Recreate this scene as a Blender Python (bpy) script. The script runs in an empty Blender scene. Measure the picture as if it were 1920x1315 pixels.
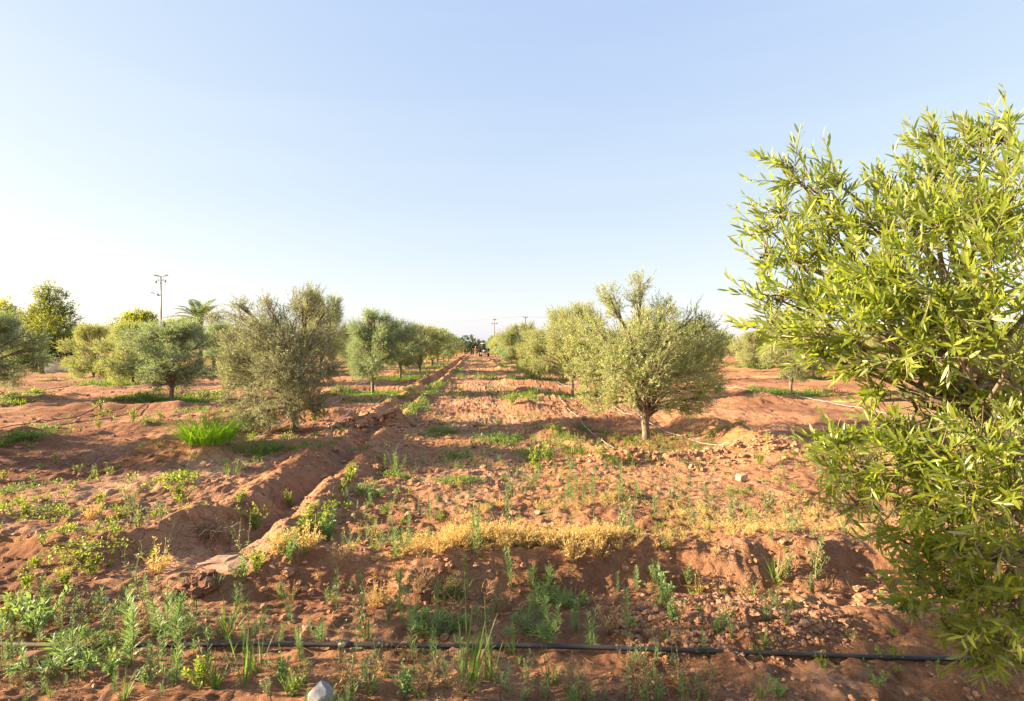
import bpy, math
import numpy as np

R = np.random.RandomState(11)
SC = bpy.context.scene
COL = SC.collection
PI = math.pi

# ------------------------------------------------------------------ camera numbers
CAM_H = 1.75
F = 1066.7
YAW = math.atan(65 / F)
HOR = 650.0
CA, SA = math.cos(YAW), math.sin(YAW)


def P(u, v, d):
    """point at forward distance d metres seen towards (u, v)"""
    xc = (u - 960) / F * d
    return np.array([xc * CA + d * SA, -xc * SA + d * CA, CAM_H - (v - HOR) / F * d])


# ------------------------------------------------------------------ noise
LAT = R.rand(256, 256)


def vnoise(x, y):
    xi = np.floor(x).astype(np.int64)
    yi = np.floor(y).astype(np.int64)
    fx = x - xi
    fy = y - yi
    fx = fx * fx * fx * (fx * (fx * 6 - 15) + 10)
    fy = fy * fy * fy * (fy * (fy * 6 - 15) + 10)
    x0 = xi & 255
    x1 = (xi + 1) & 255
    y0 = yi & 255
    y1 = (yi + 1) & 255
    a = LAT[y0, x0] * (1 - fx) + LAT[y0, x1] * fx
    b = LAT[y1, x0] * (1 - fx) + LAT[y1, x1] * fx
    return a * (1 - fy) + b * fy


def fbm(x, y, o=3, gain=0.5):
    t = np.zeros(np.broadcast(x, y).shape)
    a = 1.0
    n = 0.0
    c, s = 0.8, 0.6
    for i in range(o):
        t += a * (vnoise(x + 17.3 * i, y + 9.1 * i) * 2 - 1)
        n += a
        a *= gain
        x, y = (x * c - y * s) * 2.03, (x * s + y * c) * 2.03
    return t / n * 1.6


def billow(x, y, o=2):
    t = np.zeros(np.broadcast(x, y).shape)
    a = 1.0
    n = 0.0
    for i in range(o):
        t += a * np.abs(vnoise(x + 31.7 * i, y + 5.9 * i) * 2 - 1)
        n += a
        a *= 0.5
        x, y = (x * .8 - y * .6) * 2.1, (x * .6 + y * .8) * 2.1
    return t / n


def sst(a, b, x):
    t = np.clip((x - a) / (b - a), 0, 1)
    return t * t * (3 - 2 * t)


def rg(d, w):
    return np.exp(-(d / w) ** 2)


# ------------------------------------------------------------------ where the olive trees stand: (x, y, row key)
TREES = []
for k in range(13):
    TREES.append((-3.85 + 0.12 * math.sin(k * 2.1), 11.75 + 8.9 * k, 'L1'))
TREES.append((-5.1, 2.55, 'L1'))
TREES[0] = (-3.75, 12.0, 'L1')
for k in range(1, 14):
    TREES.append((3.15 + 0.12 * math.sin(k * 1.7), 10.75 + 8.75 * k, 'R1'))
TREES.append((3.22, 10.75, 'R1'))
L2 = [(-9.6, 9.3), (-9.54, 18.4), (-9.7, 27.2)] + [(-9.7, 36 + 8.8 * k) for k in range(9)]
L3 = [(-15.8, 10.4), (-15.4, 18.5), (-15.1, 25.9), (-15.3, 35.0), (-15.4, 44), (-15.4, 53), (-15.5, 62), (-15.5, 71), (-15.5, 80), (-15.5, 89)]
L4 = [(-20.3, 31.4), (-21.2, 40), (-21.2, 49), (-21.4, 58), (-21.4, 67), (-21.4, 76), (-27.5, 62), (-27.5, 71), (-27.5, 80), (-33, 75), (-33, 84)]
R2 = [(11.6, 20.4)] + [(10.6, 29.5 + 8.8 * k) for k in range(9)]
R3 = [(18.2 + 6.8 * j, 21 + 8.8 * k + (j % 2) * 3.1) for j in range(9) for k in range(11)]
for a in L2:
    TREES.append((*a, 'L2'))
for a in L3:
    TREES.append((*a, 'L3'))
for a in L4:
    TREES.append((*a, 'L4'))


def upx(x, y):
    xc = x * CA - y * SA
    yc = x * SA + y * CA
    return 960 + xc / yc * F, yc


R3 += [tuple(P(u_, 650, d_)[:2]) for (u_, d_) in ((1368, 43), (1392, 52), (1412, 44.5), (1440, 46), (1352, 58), (1425, 60))]
for a in R2:
    u, d = upx(*a)
    if 1350 < u < 1412 and d < 44:
        continue
    TREES.append((*a, 'R2'))
for a in R3:
    u, d = upx(*a)
    if u > 2050 or (1340 < u < 1425 and d < 44):
        continue
    TREES.append((*a, 'R3'))


# ------------------------------------------------------------------ terrain height
def H(x, y):
    x = np.asarray(x, float)
    y = np.asarray(y, float)
    shp = np.broadcast(x, y).shape
    x = np.broadcast_to(x, shp).ravel().copy()
    y = np.broadcast_to(y, shp).ravel().copy()
    near = sst(130, 60, y)
    z = 0.06 * fbm(x * .17, y * .17, 3)
    rough = 0.62 + 0.38 * sst(-.35, .5, fbm(x * .55 + 40, y * .55, 2))
    flat = np.zeros_like(x)
    w1 = 0.08 * fbm(y * .55, y * 0 + 3.3, 3) + .035 * fbm(x * 1.2, y * 1.9 + 3, 2)
    w2 = 0.09 * fbm(y * .65, y * 0 + 8.3, 3) + .04 * fbm(x * 1.2, y * 1.7 + 9, 2)
    # the ditch left of the track, with its two ridges
    on = sst(4.55, 5.6, y) * (1 - 0.75 * rg(y - 12.3, .9)) * sst(140, 70, y)
    lump = 1 + .2 * fbm(x * 1.6 + 5, y * 1.1, 2)
    z += on * (0.150 * rg(x + 1.72 - w1, .19) + 0.150 * rg(x + 2.58 - w2, .23)) * lump
    z -= on * 0.115 * rg(x + 2.14 - .5 * (w1 + w2), .19)
    flat = np.maximum(flat, on * rg(x + 2.14 - .5 * (w1 + w2), .2) * .35)
    # churned mound where the ditch is broken
    m = rg(np.hypot((x + 2.1) / 1.15, (y - 12.4) / .7), 1)
    z += m * (.10 + .22 * fbm(x * 1.7, y * 1.7, 3))
    # bank across the front
    yb = 4.46 + .09 * fbm(x * .7, x * 0 + 1.7, 2) + .05 * fbm(x * 2.6, x * 0 + 5.7, 2) + .01 * x
    bx = sst(-2.0, -1.45, x)
    z += bx * 0.125 * np.where(y > yb, rg(y - yb, .45), rg(y - yb, .17)) * (1 + .3 * fbm(x * 1.3, y * .6, 2))
    z -= 0.10 * sst(yb - .02, yb - .34, y)
    z += bx * -0.03 * rg(y - (yb - .32), .12)
    yb2 = 4.98 + .10 * fbm(x * .6 + 9, x * 0, 2) + .5 * sst(-3.0, -2.45, x)
    lx = sst(-2.3, -2.8, x)
    z += lx * 0.17 * rg(y - yb2, .22) * lump
    # ponded crust in front of the ditch mouth
    m = .6 * rg(np.hypot((x + 1.95) / .45, (y - 4.75) / .25), 1)
    flat = np.maximum(flat, m)
    # mounds
    for cx, cy, hh, rx, ry in ((-4.75, 9.05, .20, .55, .30), (-4.1, 8.85, .15, .4, .25), (1.65, 3.6, .10, .55, .34), (1.78, 2.86, .07, .34, .17), (-1.95, 4.30, .06, .28, .14),
                               (4.55, 9.6, .16, .5, 1.3), (5.2, 8.6, .1, .8, .5), (1.25, 15.6, .16, .55, .5), (3.3, 16.0, .13, 1.6, .5), (-7.0, 12.5, .10, 1.2, .5),
                               (-8.2, 16.2, .12, .6, .35), (-6.2, 15.2, .09, 1.6, .35), (7.5, 12.0, .12, 2.2, .5), (8.6, 17.5, .14, 1.8, .5)):
        z += hh * rg(np.hypot((x - cx) / rx, (y - cy) / ry), 1) * (1 + .3 * fbm(x * 2, y * 2, 2))
    # basins round the trees
    for (tx, ty, rk) in TREES:
        if ty > 75 or ty < 5:
            continue
        hx, hy = 1.55, 2.3
        idx = np.nonzero((np.abs(x - tx) < 3) & (np.abs(y - ty) < 4))[0]
        if idx.size == 0:
            continue
        xx = x[idx] - tx
        yy = y[idx] - ty
        wob = .22 * fbm(x[idx] * .9 + tx, y[idx] * .9, 2)
        qx = np.abs(xx) - hx
        qy = np.abs(yy) - hy
        k = .35
        sd = np.log(np.exp(qx / k) + np.exp(qy / k)) * k + wob
        amp = (.15 if rk in ('L1', 'R1') else .11) * (1 + .35 * fbm(x[idx] * 1.1, y[idx] * 1.1 + tx, 2))
        if rk == 'L1':
            side = sst(1.2, .7, xx)
            amp = amp * side
        z[idx] += amp * rg(sd, .30) - .07 * sst(-.15, -.5, sd)
        flat[idx] = np.maximum(flat[idx], .5 * sst(-.1, -.5, sd))
    # long low furrow ridges of the land left and right of the rows
    fr = sst(-5.3, -7, x) + sst(5.6, 7.5, x)
    z += fr * near * .055 * fbm(x * .22 + 3, y * .75, 3)
    z += near * .055 * fbm(x * .35 + .25 * y, y * 1.15 + 11, 3) * sst(14, 24, y)
    # erosion streaks on the near left
    st = sst(-2.9, -3.6, x) * sst(4.9, 5.6, y) * sst(13, 9, y)
    al = x * .93 + y * .36
    ac = -x * .36 + y * .93
    z += st * .045 * fbm(al * .55, ac * 2.6, 3)
    # wheel lanes of the track
    tr = sst(-1.55, -1.2, x) * sst(1.45, 1.1, x) * sst(6, 9, y)
    z -= tr * near * .03 * (rg(x + .75, .25) + rg(x - .7, .25))
    r = rough * (1 - .6 * flat) * near
    z += r * (.044 * fbm(x * 2.3, y * 2.3, 3) + .036 * (.5 - billow(x * 5.3, y * 5.3, 2)) + .024 * (.5 - billow(x * 14, y * 14, 2)))
    z += near * (.35 + .65 * r) * (.022 * sst(.58, .88, vnoise(x * 9.3 + 3, y * 9.3)) + .014 * sst(.55, .85, vnoise(x * 19.7, y * 19.7 + 7)) + .006 * fbm(x * 34, y * 34, 2))
    cl = rg(np.hypot((x - 1.65) / .62, (y - 3.6) / .40), 1)
    z += cl * .035 * (.5 - billow(x * 11, y * 11, 2))
    return z.reshape(shp)


def G(u, v):
    """ground point seen towards (u, v)"""
    h = 0.0
    for i in range(5):
        d = (CAM_H - h) * F / (v - HOR)
        p = P(u, v, d)
        h = .5 * h + .5 * float(H(p[0], p[1])) if i else float(H(p[0], p[1]))
    p[2] = float(H(p[0], p[1]))
    return p


# ------------------------------------------------------------------ mesh helpers
class MB:
    """collects vertices, quads and triangles for ONE mesh object"""

    def __init__(s):
        s.v, s.q, s.t, s.qm, s.tm, s.n = [], [], [], [], [], 0

    def add(s, v, q=None, t=None, mat=0):
        v = np.asarray(v, float).reshape(-1, 3)
        if q is not None and len(q):
            q = np.asarray(q, np.int64).reshape(-1, 4)
            s.q.append(q + s.n)
            s.qm.append(np.full(len(q), mat))
        if t is not None and len(t):
            t = np.asarray(t, np.int64).reshape(-1, 3)
            s.t.append(t + s.n)
            s.tm.append(np.full(len(t), mat))
        s.v.append(v)
        s.n += len(v)

    def arrays(s):
        V = np.concatenate(s.v) if s.v else np.zeros((0, 3))
        Q = np.concatenate(s.q) if s.q else np.zeros((0, 4), np.int64)
        T = np.concatenate(s.t) if s.t else np.zeros((0, 3), np.int64)
        qm = np.concatenate(s.qm) if s.qm else np.zeros(0, int)
        tm = np.concatenate(s.tm) if s.tm else np.zeros(0, int)
        return V, Q, T, qm, tm

    def merge(s, other, M=None, loc=(0, 0, 0)):
        V, Q, T, qm, tm = other if isinstance(other, tuple) else other.arrays()
        if M is not None:
            V = V @ np.asarray(M).T
        V = V + np.asarray(loc)
        if len(Q):
            s.q.append(Q + s.n)
            s.qm.append(qm)
        if len(T):
            s.t.append(T + s.n)
            s.tm.append(tm)
        s.v.append(V)
        s.n += len(V)

    def mesh(s, name, mats, smooth=True):
        V, Q, T, qm, tm = s.arrays()
        me = bpy.data.meshes.new(name)
        me.vertices.add(len(V))
        me.vertices.foreach_set('co', V.astype(np.float32).ravel())
        nl = Q.size + T.size
        me.loops.add(nl)
        me.loops.foreach_set('vertex_index', np.concatenate([Q.ravel(), T.ravel()]).astype(np.int32))
        me.polygons.add(len(Q) + len(T))
        ls = np.concatenate([np.arange(len(Q)) * 4, Q.size + np.arange(len(T)) * 3]).astype(np.int32)
        me.polygons.foreach_set('loop_start', ls)
        me.polygons.foreach_set('material_index', np.concatenate([qm, tm]).astype(np.int32))
        me.polygons.foreach_set('use_smooth', np.full(len(Q) + len(T), smooth))
        for m in (mats if isinstance(mats, (list, tuple)) else [mats]):
            me.materials.append(m)
        me.update(calc_edges=True)
        me.validate()
        return me


def obj(name, me, parent=None, loc=(0, 0, 0), rot=(0, 0, 0), sc=1.0):
    if isinstance(me, tuple):
        me = me[0].mesh(name, me[1], *(me[2:]))
    o = bpy.data.objects.new(name, me)
    COL.objects.link(o)
    o.location = loc
    o.rotation_euler = rot
    o.scale = (sc, sc, sc) if np.isscalar(sc) else sc
    if parent:
        o.parent = parent
    return o


def tag(o, label=None, cat=None, group=None, kind=None):
    if label:
        o['label'] = label
    if cat:
        o['category'] = cat
    if group:
        o['group'] = group
    if kind:
        o['kind'] = kind
    return o


def empty(name, loc, rz=0.0, sc=1.0):
    o = bpy.data.objects.new(name, None)
    o.empty_display_size = .1
    COL.objects.link(o)
    o.location = loc
    o.rotation_euler = (0, 0, rz)
    o.scale = (sc, sc, sc) if np.isscalar(sc) else sc
    return o


def copy_tree(o, parent=None):
    c = o.copy()
    COL.objects.link(c)
    if parent:
        c.parent = parent
    for ch in list(o.children):
        copy_tree(ch, c)
    return c


def nrm(a):
    return a / np.maximum(np.linalg.norm(a, axis=-1, keepdims=True), 1e-9)


def rvec(n, rs=R):
    return nrm(rs.normal(size=(n, 3)))


def leaves(mb, Pp, D, N, L, W, hi=True, curl=.12, fold=.25, mat=0):
    """a batch of lance-shaped leaves"""
    n = len(Pp)
    if n == 0:
        return
    D = nrm(D)
    S = nrm(np.cross(D, N))
    N = np.cross(S, D)
    L = np.broadcast_to(np.asarray(L, float), (n,))[:, None]
    W = np.broadcast_to(np.asarray(W, float), (n,))[:, None]
    cu = np.broadcast_to(np.asarray(curl, float), (n,))[:, None]

    def at(t, s):
        return Pp + D * (t * L) + S * (s * W * .5) + N * (abs(s) * fold * W * .5 - cu * L * t * t)

    if hi:
        v = np.stack([at(0, 0), at(.3, -.85), at(.3, 0), at(.3, .85), at(.68, -.8), at(.68, 0), at(.68, .8), at(1, 0)], 1)
        b = (np.arange(n) * 8)[:, None]
        q = np.concatenate([b + [1, 2, 5, 4], b + [2, 3, 6, 5]])
        t = np.concatenate([b + [0, 2, 1], b + [0, 3, 2], b + [4, 5, 7], b + [5, 6, 7]])
        mb.add(v, q, t, mat)
    else:
        v = np.stack([at(0, 0), at(.45, -1), at(1, 0), at(.45, 1)], 1)
        b = (np.arange(n) * 4)[:, None]
        mb.add(v, b + [0, 1, 2, 3], None, mat)


def tubes(mb, pts, rad, ns=4, mat=0):
    """a batch of tubes: pts (n, k, 3), rad (n, k)"""
    pts = np.asarray(pts, float)
    n, k, _ = pts.shape
    rad = np.broadcast_to(np.asarray(rad, float), (n, k))
    tan = np.empty_like(pts)
    tan[:, 1:-1] = pts[:, 2:] - pts[:, :-2]
    tan[:, 0] = pts[:, 1] - pts[:, 0]
    tan[:, -1] = pts[:, -1] - pts[:, -2]
    tan = nrm(tan)
    main = nrm(pts[:, -1] - pts[:, 0] + 1e-6)
    ref = np.where(np.abs(main[:, 2:3]) > .8, np.array([[1., 0, 0]]), np.array([[0, 0, 1.]]))
    a = nrm(np.cross(tan, ref[:, None, :]))
    b = np.cross(tan, a)
    th = np.arange(ns) / ns * 2 * PI
    ring = a[:, :, None, :] * np.cos(th)[None, None, :, None] + b[:, :, None, :] * np.sin(th)[None, None, :, None]
    v = pts[:, :, None, :] + ring * rad[:, :, None, None]
    base = (np.arange(n) * k * ns)[:, None, None]
    i = (np.arange(k - 1) * ns)[None, :, None]
    j = np.arange(ns)[None, None, :]
    j2 = (j + 1) % ns
    q = np.stack(np.broadcast_arrays(base + i + j, base + i + j2, base + i + ns + j2, base + i + ns + j), -1).reshape(-1, 4)
    mb.add(v, q, None, mat)


def tube(mb, pts, rad, ns=8, mat=0, cap=True):
    pts = np.asarray(pts, float)
    n0 = mb.n
    tubes(mb, pts[None], np.asarray(rad, float)[None] if not np.isscalar(rad) else rad, ns, mat)
    if cap:
        k = len(pts)
        mb.add([pts[0], pts[-1]])
        c0 = mb.n - 2
        t = []
        for j in range(ns):
            j2 = (j + 1) % ns
            t.append([c0, n0 + j2, n0 + j])
            t.append([c0 + 1, n0 + (k - 1) * ns + j, n0 + (k - 1) * ns + j2])
        mb.t.append(np.array(t))
        mb.tm.append(np.full(len(t), mat))


def spline(pts, n):
    """Catmull-Rom through pts, n samples"""
    p = np.asarray(pts, float)
    p = np.vstack([2 * p[0] - p[1], p, 2 * p[-1] - p[-2]])
    t = np.linspace(0, len(p) - 3 - 1e-6, n)
    i = t.astype(int)
    f = (t - i)[:, None]
    a, b, c, d = p[i], p[i + 1], p[i + 2], p[i + 3]
    return .5 * (2 * b + (c - a) * f + (2 * a - 5 * b + 4 * c - d) * f ** 2 + (3 * b - a - 3 * c + d) * f ** 3)


def box(mb, c, s, M=None, mat=0, taper=1.0):
    c = np.asarray(c, float)
    s = np.asarray(s, float) / 2
    v = np.array([[x, y, z] for z in (-1, 1) for y in (-1, 1) for x in (-1, 1)], float)
    v[4:, :2] *= taper
    v = v * s
    if M is not None:
        v = v @ np.asarray(M).T
    mb.add(v + c, [[0, 2, 3, 1], [4, 5, 7, 6], [0, 1, 5, 4], [2, 6, 7, 3], [0, 4, 6, 2], [1, 3, 7, 5]], None, mat)


def rot(ax, a):
    c, s = math.cos(a), math.sin(a)
    return np.array({'x': [[1, 0, 0], [0, c, -s], [0, s, c]], 'y': [[c, 0, s], [0, 1, 0], [-s, 0, c]], 'z': [[c, -s, 0], [s, c, 0], [0, 0, 1]]}[ax])


def ico(sub=1):
    t = (1 + 5 ** .5) / 2
    v = [(-1, t, 0), (1, t, 0), (-1, -t, 0), (1, -t, 0), (0, -1, t), (0, 1, t), (0, -1, -t), (0, 1, -t), (t, 0, -1), (t, 0, 1), (-t, 0, -1), (-t, 0, 1)]
    f = [(0, 11, 5), (0, 5, 1), (0, 1, 7), (0, 7, 10), (0, 10, 11), (1, 5, 9), (5, 11, 4), (11, 10, 2), (10, 7, 6), (7, 1, 8), (3, 9, 4), (3, 4, 2), (3, 2, 6), (3, 6, 8), (3, 8, 9), (4, 9, 5), (2, 4, 11), (6, 2, 10), (8, 6, 7), (9, 8, 1)]
    v = [np.array(p) / np.linalg.norm(p) for p in v]
    for _ in range(sub):
        c = {}
        nf = []

        def mid(a, b):
            k = (min(a, b), max(a, b))
            if k not in c:
                p = v[a] + v[b]
                v.append(p / np.linalg.norm(p))
                c[k] = len(v) - 1
            return c[k]
        for a, b, d in f:
            ab, bd, da = mid(a, b), mid(b, d), mid(d, a)
            nf += [(a, ab, da), (b, bd, ab), (d, da, bd), (ab, bd, da)]
        f = nf
    return np.array(v), np.array(f)


# ------------------------------------------------------------------ materials
def newmat(name):
    m = bpy.data.materials.new(name)
    m.use_nodes = True
    nt = m.node_tree
    nt.nodes.clear()
    return m, nt, nt.nodes, nt.links


def nd(ns, t, **kw):
    n = ns.new(t)
    for k, v in kw.items():
        if k.startswith('i_'):
            n.inputs[k[2:].replace('_', ' ')].default_value = v
        else:
            setattr(n, k, v)
    return n


def c4(c):
    return (c[0], c[1], c[2], 1)


def ramp(ns, stops, interp='LINEAR'):
    n = ns.new('ShaderNodeValToRGB')
    n.color_ramp.interpolation = interp
    e = n.color_ramp.elements
    while len(e) < len(stops):
        e.new(.5)
    for a, (p, c) in zip(e, stops):
        a.position = p
        a.color = c4(c) if not np.isscalar(c) else (c, c, c, 1)
    return n


def leafmat(name, tops, under, transl, tw=.38, rough=.5, spec=.35):
    """two-sided leaf: per-leaf colour from tops, paler back, light shining through"""
    m, nt, ns, lk = newmat(name)
    g = nd(ns, 'ShaderNodeNewGeometry')
    st = [(i / max(1, len(tops) - 1), c) for i, c in enumerate(tops)]
    rp = ramp(ns, st)
    lk.new(g.outputs['Random Per Island'], rp.inputs[0])
    mx = nd(ns, 'ShaderNodeMixRGB')
    mx.inputs[2].default_value = c4(under)
    mul = nd(ns, 'ShaderNodeMath', operation='MULTIPLY')
    mul.inputs[1].default_value = .8
    lk.new(g.outputs['Backfacing'], mul.inputs[0])
    lk.new(mul.outputs[0], mx.inputs[0])
    lk.new(rp.outputs[0], mx.inputs[1])
    b = nd(ns, 'ShaderNodeBsdfPrincipled')
    b.inputs['Roughness'].default_value = rough
    b.inputs['Specular IOR Level'].default_value = spec
    lk.new(mx.outputs[0], b.inputs['Base Color'])
    tr = nd(ns, 'ShaderNodeBsdfTranslucent')
    mt = nd(ns, 'ShaderNodeMixRGB', blend_type='MULTIPLY')
    mt.inputs[0].default_value = .35
    mt.inputs[1].default_value = c4(transl)
    hs = nd(ns, 'ShaderNodeHueSaturation')
    hs.inputs['Value'].default_value = 5
    lk.new(rp.outputs[0], hs.inputs['Color'])
    lk.new(hs.outputs[0], mt.inputs[2])
    lk.new(mt.outputs[0], tr.inputs['Color'])
    s = nd(ns, 'ShaderNodeMixShader')
    s.inputs[0].default_value = tw
    lk.new(b.outputs[0], s.inputs[1])
    lk.new(tr.outputs[0], s.inputs[2])
    o = nd(ns, 'ShaderNodeOutputMaterial')
    lk.new(s.outputs[0], o.inputs[0])
    return m


def surf(name, c1, c2, scale=8, rough=.8, bump=.3, bscale=None, metal=0.0, spec=.3, dist=.01):
    """noise-mottled solid surface"""
    m, nt, ns, lk = newmat(name)
    tc = nd(ns, 'ShaderNodeTexCoord')
    n1 = nd(ns, 'ShaderNodeTexNoise', i_Scale=scale, i_Detail=6.0, i_Roughness=.65)
    lk.new(tc.outputs['Object'], n1.inputs['Vector'])
    rp = ramp(ns, [(.32, c1), (.68, c2)])
    lk.new(n1.outputs[0], rp.inputs[0])
    b = nd(ns, 'ShaderNodeBsdfPrincipled')
    b.inputs['Roughness'].default_value = rough
    b.inputs['Metallic'].default_value = metal
    b.inputs['Specular IOR Level'].default_value = spec
    lk.new(rp.outputs[0], b.inputs['Base Color'])
    if bump:
        n2 = nd(ns, 'ShaderNodeTexNoise', i_Scale=bscale or scale * 3, i_Detail=8.0, i_Roughness=.7)
        lk.new(tc.outputs['Object'], n2.inputs['Vector'])
        bp = nd(ns, 'ShaderNodeBump', i_Strength=bump, i_Distance=dist)
        lk.new(n2.outputs[0], bp.inputs['Height'])
        lk.new(bp.outputs[0], b.inputs['Normal'])
    o = nd(ns, 'ShaderNodeOutputMaterial')
    lk.new(b.outputs[0], o.inputs[0])
    return m


SOIL = [(0.215, 0.094, 0.047), (0.42, 0.202, 0.102), (0.56, 0.330, 0.190)]


def soilmat():
    m, nt, ns, lk = newmat('red_soil')
    tc = nd(ns, 'ShaderNodeTexCoord')
    at = nd(ns, 'ShaderNodeAttribute', attribute_name='soil')
    sx = nd(ns, 'ShaderNodeSeparateColor')
    lk.new(at.outputs['Color'], sx.inputs[0])
    big = nd(ns, 'ShaderNodeTexNoise', i_Scale=.55, i_Detail=5.0, i_Roughness=.6)
    med = nd(ns, 'ShaderNodeTexNoise', i_Scale=5.0, i_Detail=10.0, i_Roughness=.78)
    fin = nd(ns, 'ShaderNodeTexNoise', i_Scale=42.0, i_Detail=8.0, i_Roughness=.75)
    vor = nd(ns, 'ShaderNodeTexVoronoi', i_Scale=26.0)
    for n in (big, med, fin, vor):
        lk.new(tc.outputs['Object'], n.inputs['Vector'])
    a1 = nd(ns, 'ShaderNodeMath', operation='MULTIPLY_ADD')
    a1.inputs[1].default_value = .55
    lk.new(med.outputs[0], a1.inputs[0])
    a0 = nd(ns, 'ShaderNodeMath', operation='MULTIPLY')
    a0.inputs[1].default_value = .45
    lk.new(big.outputs[0], a0.inputs[0])
    lk.new(a0.outputs[0], a1.inputs[2])
    a2 = nd(ns, 'ShaderNodeMath', operation='MULTIPLY_ADD')
    a2.inputs[1].default_value = .35
    lk.new(fin.outputs[0], a2.inputs[0])
    lk.new(a1.outputs[0], a2.inputs[2])
    a3 = nd(ns, 'ShaderNodeMath', operation='SUBTRACT')
    a3.inputs[1].default_value = .175
    lk.new(a2.outputs[0], a3.inputs[0])
    rp = ramp(ns, [(.36, SOIL[0]), (.5, SOIL[1]), (.64, SOIL[2])])
    lk.new(a3.outputs[0], rp.inputs[0])
    # dried pale crust and fresh orange earth follow where water stood and where it was dug
    m1 = nd(ns, 'ShaderNodeMixRGB')
    m1.inputs[2].default_value = c4((.56, .36, .235))
    lk.new(rp.outputs[0], m1.inputs[1])
    f1 = nd(ns, 'ShaderNodeMath', operation='MULTIPLY')
    rr = ramp(ns, [(.40, 0.0), (.62, 1.0)])
    lk.new(med.outputs[0], rr.inputs[0])
    lk.new(sx.outputs[0], f1.inputs[0])
    lk.new(rr.outputs[0], f1.inputs[1])
    lk.new(f1.outputs[0], m1.inputs[0])
    m2 = nd(ns, 'ShaderNodeMixRGB')
    m2.inputs[2].default_value = c4((.53, .26, .10))
    lk.new(m1.outputs[0], m2.inputs[1])
    f2 = nd(ns, 'ShaderNodeMath', operation='MULTIPLY')
    f2.inputs[1].default_value = .55
    lk.new(sx.outputs[1], f2.inputs[0])
    lk.new(f2.outputs[0], m2.inputs[0])
    m3 = nd(ns, 'ShaderNodeMixRGB')
    m3.inputs[2].default_value = c4((.19, .084, .045))
    lk.new(m2.outputs[0], m3.inputs[1])
    lk.new(sx.outputs[2], m3.inputs[0])
    b = nd(ns, 'ShaderNodeBsdfPrincipled')
    b.inputs['Roughness'].default_value = .95
    b.inputs['Specular IOR Level'].default_value = .15
    lk.new(m3.outputs[0], b.inputs['Base Color'])
    h = nd(ns, 'ShaderNodeMath', operation='MULTIPLY_ADD')
    h.inputs[1].default_value = .35
    lk.new(vor.outputs['Distance'], h.inputs[0])
    lk.new(fin.outputs[0], h.inputs[2])
    dn = nd(ns, 'ShaderNodeTexNoise', i_Scale=6.0, i_Detail=4.0)
    lk.new(tc.outputs['Object'], dn.inputs['Vector'])
    ad = nd(ns, 'ShaderNodeMixRGB', blend_type='ADD')
    ad.inputs[0].default_value = .25
    lk.new(tc.outputs['Object'], ad.inputs[1])
    lk.new(dn.outputs['Color'], ad.inputs[2])
    ck = nd(ns, 'ShaderNodeTexVoronoi', feature='DISTANCE_TO_EDGE', i_Scale=5.5)
    lk.new(ad.outputs[0], ck.inputs['Vector'])
    ckr = ramp(ns, [(0.0, 0.0), (.035, 1.0)])
    lk.new(ck.outputs['Distance'], ckr.inputs[0])
    ckm = ramp(ns, [(.46, 0.0), (.56, 1.0)])
    lk.new(big.outputs[0], ckm.inputs[0])
    inv = nd(ns, 'ShaderNodeMath', operation='SUBTRACT')
    inv.inputs[0].default_value = 1
    lk.new(ckr.outputs[0], inv.inputs[1])
    ckf = nd(ns, 'ShaderNodeMath', operation='MULTIPLY')
    lk.new(inv.outputs[0], ckf.inputs[0])
    lk.new(ckm.outputs[0], ckf.inputs[1])
    h2 = nd(ns, 'ShaderNodeMath', operation='MULTIPLY_ADD')
    h2.inputs[1].default_value = -.7
    lk.new(ckf.outputs[0], h2.inputs[0])
    lk.new(h.outputs[0], h2.inputs[2])
    h = h2
    bp = nd(ns, 'ShaderNodeBump', i_Strength=.95, i_Distance=.024)
    lk.new(h.outputs[0], bp.inputs['Height'])
    bp2 = nd(ns, 'ShaderNodeBump', i_Strength=.7, i_Distance=.07)
    lk.new(med.outputs[0], bp2.inputs['Height'])
    lk.new(bp2.outputs[0], bp.inputs['Normal'])
    lk.new(bp.outputs[0], b.inputs['Normal'])
    o = nd(ns, 'ShaderNodeOutputMaterial')
    lk.new(b.outputs[0], o.inputs[0])
    return m


M = {}
M['soil'] = soilmat()
M['clod'] = surf('clod_earth', (.26, .118, .06), (.48, .27, .155), 14, .95, .8, 60, dist=.006)
M['darksoil'] = surf('dark_clod_earth', (.11, .05, .03), (.22, .11, .065), 14, .95, .8, 60, dist=.006)
M['bark'] = surf('olive_bark', (.11, .08, .055), (.28, .22, .155), 14, .9, .9, 40)
M['twig'] = surf('olive_twig', (.20, .16, .10), (.34, .29, .20), 20, .85, 0)
M['darkbark'] = surf('dark_bark', (.035, .026, .02), (.09, .065, .045), 10, .9, .7)
M['olive_near'] = leafmat('olive_leaf_yellow_green', [(.075, .125, .018), (.165, .215, .024), (.27, .29, .04), (.10, .155, .02), (.22, .25, .03)], (.36, .385, .20), (.54, .60, .06), .42, .38, .6)
M['olive_warm'] = leafmat('olive_leaf_warm', [(.125, .17, .045), (.225, .265, .07), (.34, .36, .125), (.165, .21, .06)], (.42, .44, .27), (.54, .57, .14), .38)
M['olive_grey'] = leafmat('olive_leaf_grey', [(.105, .125, .06), (.17, .188, .098), (.26, .265, .155), (.13, .15, .072)], (.31, .31, .22), (.38, .40, .15), .35)
M['olive_green'] = leafmat('olive_leaf_green', [(.10, .145, .062), (.165, .22, .098), (.25, .30, .145), (.125, .17, .075)], (.34, .40, .28), (.42, .52, .17), .38)
M['tree_yellow'] = leafmat('yellow_green_leaf', [(.11, .15, .018), (.18, .21, .02), (.27, .26, .025)], (.2, .22, .05), (.52, .54, .04), .45)
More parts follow.
